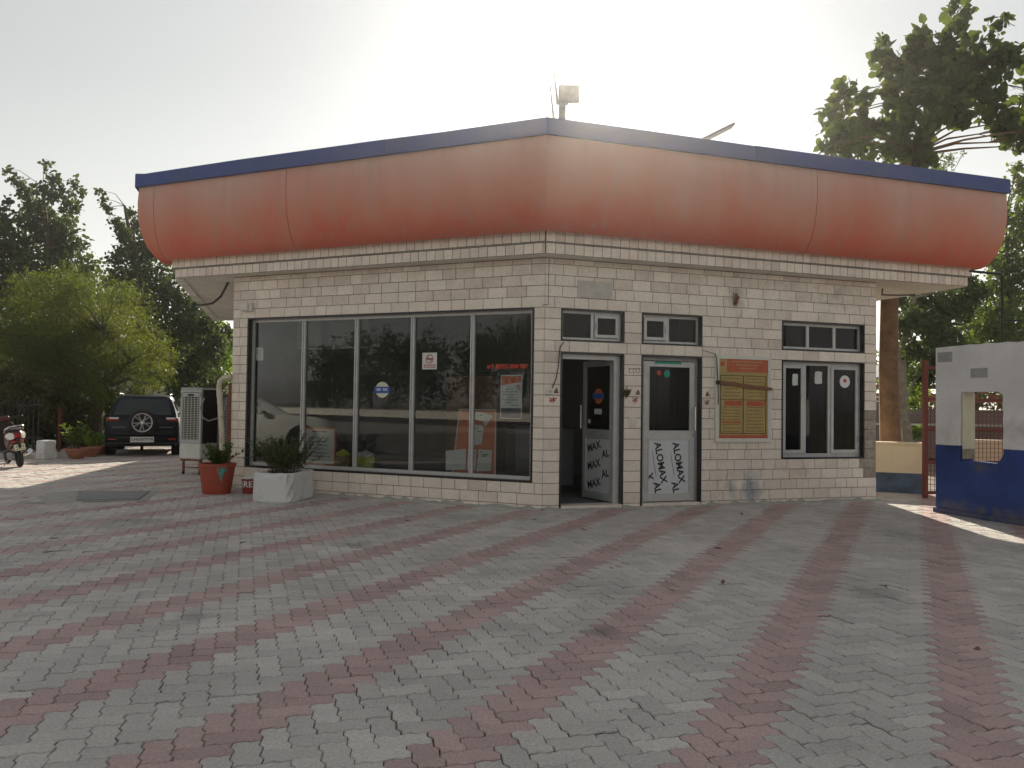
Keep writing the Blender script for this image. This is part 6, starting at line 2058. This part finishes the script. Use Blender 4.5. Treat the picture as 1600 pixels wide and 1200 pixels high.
tree('tall_tree', 'dark slender-topped broadleaf tree beside the left roof overhang', [(-14.5, 31, -0.05, 0.28), (-14.4, 31, 3, 0.2), (-14.6, 31, 6, 0.12), (-15.2, 31, 9, 0.05)],
     [(-16.75, 31.95, 9.85, 0.1), (-16.2, 31.25, 9.34, 0.15), (-16.06, 31.39, 8.99, 0.2), (-15.62, 31.04, 8.41, 0.27), (-15.05, 30.62, 7.82, 0.37), (-14.78, 30.79, 8.61, 0.2), (-15.09, 31.88, 8.48, 0.31), (-14.16, 30.4, 8.65, 0.15), (-15.37, 31.98, 7.6, 0.56), (-14.57, 31.52, 7.52, 0.5), (-14.87, 30.72, 6.61, 0.64), (-14.26, 31.28, 6.59, 0.7), (-15.11, 30.76, 5.74, 0.64), (-13.88, 30.76, 5.64, 0.79), (-13.12, 31.01, 5.81, 0.55), (-14.25, 30.03, 4.68, 0.82), (-13.33, 30.99, 4.81, 0.84), (-12.73, 31.94, 5.18, 0.51), (-12.52, 30.57, 3.91, 0.83), (-14.16, 31.5, 3.84, 0.91), (-11.79, 30.89, 4.2, 0.54), (-11.71, 30.42, 3.05, 0.68), (-13.13, 31.81, 2.86, 0.87), (-11.09, 30.03, 3.4, 0.48), (-12.24, 30.61, 2.08, 0.64), (-11.91, 32.0, 2.25, 0.61), (-13.33, 30.52, 2.67, 0.63), (-11.53, 31.7, 1.61, 0.41), (-11.28, 31.21, 4.11, 0.35)],
     14500, 0.17, 0.34, 'leaf_dark', 'bark_dark', 17, subs=12)
tree('background_tree', 'brighter green tree glimpsed under the left roof overhang', [(-14.2, 38, -0.05, 0.2), (-14.2, 38, 2.5, 0.12)],
     [(-14.49, 38.37, 4.71, 0.68), (-13.72, 38.16, 4.09, 0.55), (-13.79, 37.84, 3.0, 0.61), (-14.74, 38.31, 3.47, 0.55), (-13.21, 37.43, 3.44, 0.48), (-15.22, 37.94, 4.05, 0.61)],
     3000, 0.18, 0.34, 'leaf_bright', 'bark_dark', 18, subs=12)
tree('dark_bush', 'dark tangled bush behind the scooter', [(-13.9, 22.5, -0.05, 0.06), (-13.9, 22.5, 0.8, 0.05)],
     [(-14.09, 22.29, 1.83, 0.46), (-13.65, 22.46, 1.66, 0.47), (-13.65, 21.9, 1.13, 0.49), (-13.12, 22.06, 1.05, 0.46), (-14.33, 22.6, 0.57, 0.47), (-13.44, 22.32, 0.5, 0.39), (-15.23, 22.97, 1.1, 0.73), (-13.03, 22.67, 0.95, 0.36), (-13.34, 23.08, 0.39, 0.3)],
     9000, 0.12, 0.26, 'leaf_dry', 'bark_dark', 19, cat='bush', subs=14)
tree('dark_bush', 'dark shrub between the white block and the forked trunk', [(-13.3, 23.5, -0.05, 0.05), (-13.3, 23.5, 0.8, 0.04)],
     [(-13.28, 23.73, 1.5, 0.42), (-13.28, 23.6, 0.84, 0.38), (-12.65, 23.29, 1.13, 0.34), (-12.99, 23.78, 0.46, 0.3), (-13.16, 23.25, 0.2, 0.22), (-12.32, 23.08, 0.22, 0.18), (-12.91, 23.96, 0.74, 0.23)],
     6000, 0.12, 0.26, 'leaf_dry', 'bark_dark', 20, cat='bush', subs=12)
tree('bright_bush', 'bright sunlit green bush between the forked trunk and the car', [(-13.2, 26.5, -0.05, 0.05), (-13.2, 26.5, 1.0, 0.04)],
     [(-13.46, 26.53, 1.21, 0.25), (-13.33, 26.72, 0.78, 0.26), (-13.03, 26.52, 1.11, 0.25), (-13.47, 26.59, 0.47, 0.26), (-12.91, 26.13, 0.28, 0.21), (-12.67, 26.25, 0.8, 0.17), (-13.63, 26.64, 0.04, 0.17), (-13.37, 26.56, 1.53, 0.21), (-12.57, 26.23, 1.33, 0.21)],
     1700, 0.17, 0.24, 'leaf_bright', 'bark_dark', 21, cat='bush', subs=9, droop=0.3)
tree('background_tree', 'distant dark trees closing the view behind the garden', [(-22, 46, -0.05, 0.3), (-22, 46, 2, 0.2), (-22, 46, 3, 0.1)],
     [(-30.64, 47.81, 3.8, 2.29), (-25.72, 44.62, 2.97, 2.14), (-23.6, 46.04, 3.42, 1.84), (-20.0, 44.58, 3.4, 1.78), (-18.77, 46.87, 3.16, 1.5), (-31.8, 45.11, 3.62, 2.89), (-16.42, 44.54, 3.45, 1.43)],
     9000, 0.26, 0.34, 'leaf_dark', 'bark_dark', 22, subs=14)

# ------------------------------------------------------------------ across the forecourt, behind the camera (mirrored in the window)
cwl = thing('roadside_wall', 'long low white wall across the road, mirrored as a pale band in the shop window', 'wall', (-92, -30.0, 0))
MB().box(0, 125, 0, 0.25, -0.06, 0.72).build('wall', 'compound_white', cwl)
MB().box(-0.05, 125.05, -0.06, 0.31, 0.721, 0.80).build('coping', 'slab_concrete', cwl)
rs_ = np.random.default_rng(70)
for k in range(12):
    x = -84 + k * 9.2 + rs_.uniform(-1, 1)
    y = -35 + rs_.uniform(-1.5, 1.5)
    cl_ = [(x + rs_.normal(0, 2.6), y + rs_.normal(0, 1.2), rs_.uniform(2.0, 8.5), rs_.uniform(1.5, 2.4)) for _ in range(14)]
    tree('roadside_tree', 'dark tree across the road, mirrored dimly in the shop window', [(x, y, -0.06, 0.25), (x, y, 2.0, 0.2), (x + 0.2, y, 4.0, 0.1)], cl_,
         2600, 0.5, 0.36, 'leaf_dark', 'bark_dark', 71 + k, group='roadside trees behind the camera', fold=False, twigs=1)

# ------------------------------------------------------------------ fallen leaves on the paving
rr = random.Random(77)
me = bpy.data.meshes.new('fallen_leaf')
me.from_pydata([(0, 0, 0), (0.03, 0.022, 0.012), (0.07, 0.018, 0.006), (0.10, 0, 0.016), (0.07, -0.02, 0.012), (0.03, -0.02, 0.004)], [], [(0, 1, 2, 3), (0, 3, 4, 5)])
me.materials.append(MATS['wood_brown'])
for (x, y, lb) in ((3.15, 10.9, 'dry brown leaf on the paving below the notice board'), (0.9, 9.4, 'dry brown leaf on the paving in front of the open door'), (2.2, 8.3, 'curled dry leaf on a red paving band right of centre'),
                   (2.85, 4.9, 'dry brown leaf on the rightmost red band near the camera'), (-2.4, 11.1, 'dry leaf on the paving beside the white planter'), (0.35, 10.2, 'small dry leaf on the paving before the office corner'),
                   (1.75, 6.6, 'small dry leaf on the grey paving right of centre'), (-1.3, 9.9, 'dry leaf on the paving in front of the shop window')):
    o = link('fallen_leaf', me, None, (x, y, 0.004), rot=(rr.uniform(-0.2, 0.2), rr.uniform(-0.2, 0.2), rr.uniform(0, 6.28)), scale=(rr.uniform(0.6, 1.0),) * 3)
    tag(o, lb, 'leaf', 'dry leaves fallen on the paving')


# ------------------------------------------------------------------ haze volume, added to veil the shadows and spread the sun's glow
hz = MB().box(-905, 905, -405, 1505, -1.06, 13.6).build('haze', 'soil')
hm = bpy.data.materials.new('veil_haze')
hm.use_nodes = True
hm.node_tree.nodes.clear()
ho = hm.node_tree.nodes.new('ShaderNodeOutputMaterial')
hv = hm.node_tree.nodes.new('ShaderNodeVolumePrincipled')
hv.inputs['Color'].default_value = (0.95, 0.93, 0.90, 1)
hv.inputs['Density'].default_value = 0.0010
hv.inputs['Anisotropy'].default_value = 0.87
hm.node_tree.links.new(hv.outputs[0], ho.inputs['Volume'])
hz.data.materials.clear()
hz.data.materials.append(hm)
hz['kind'] = 'stuff'
hz['label'] = 'thin haze in the backlit air, added to veil shadows and spread the sun glow'
hz['category'] = 'haze'
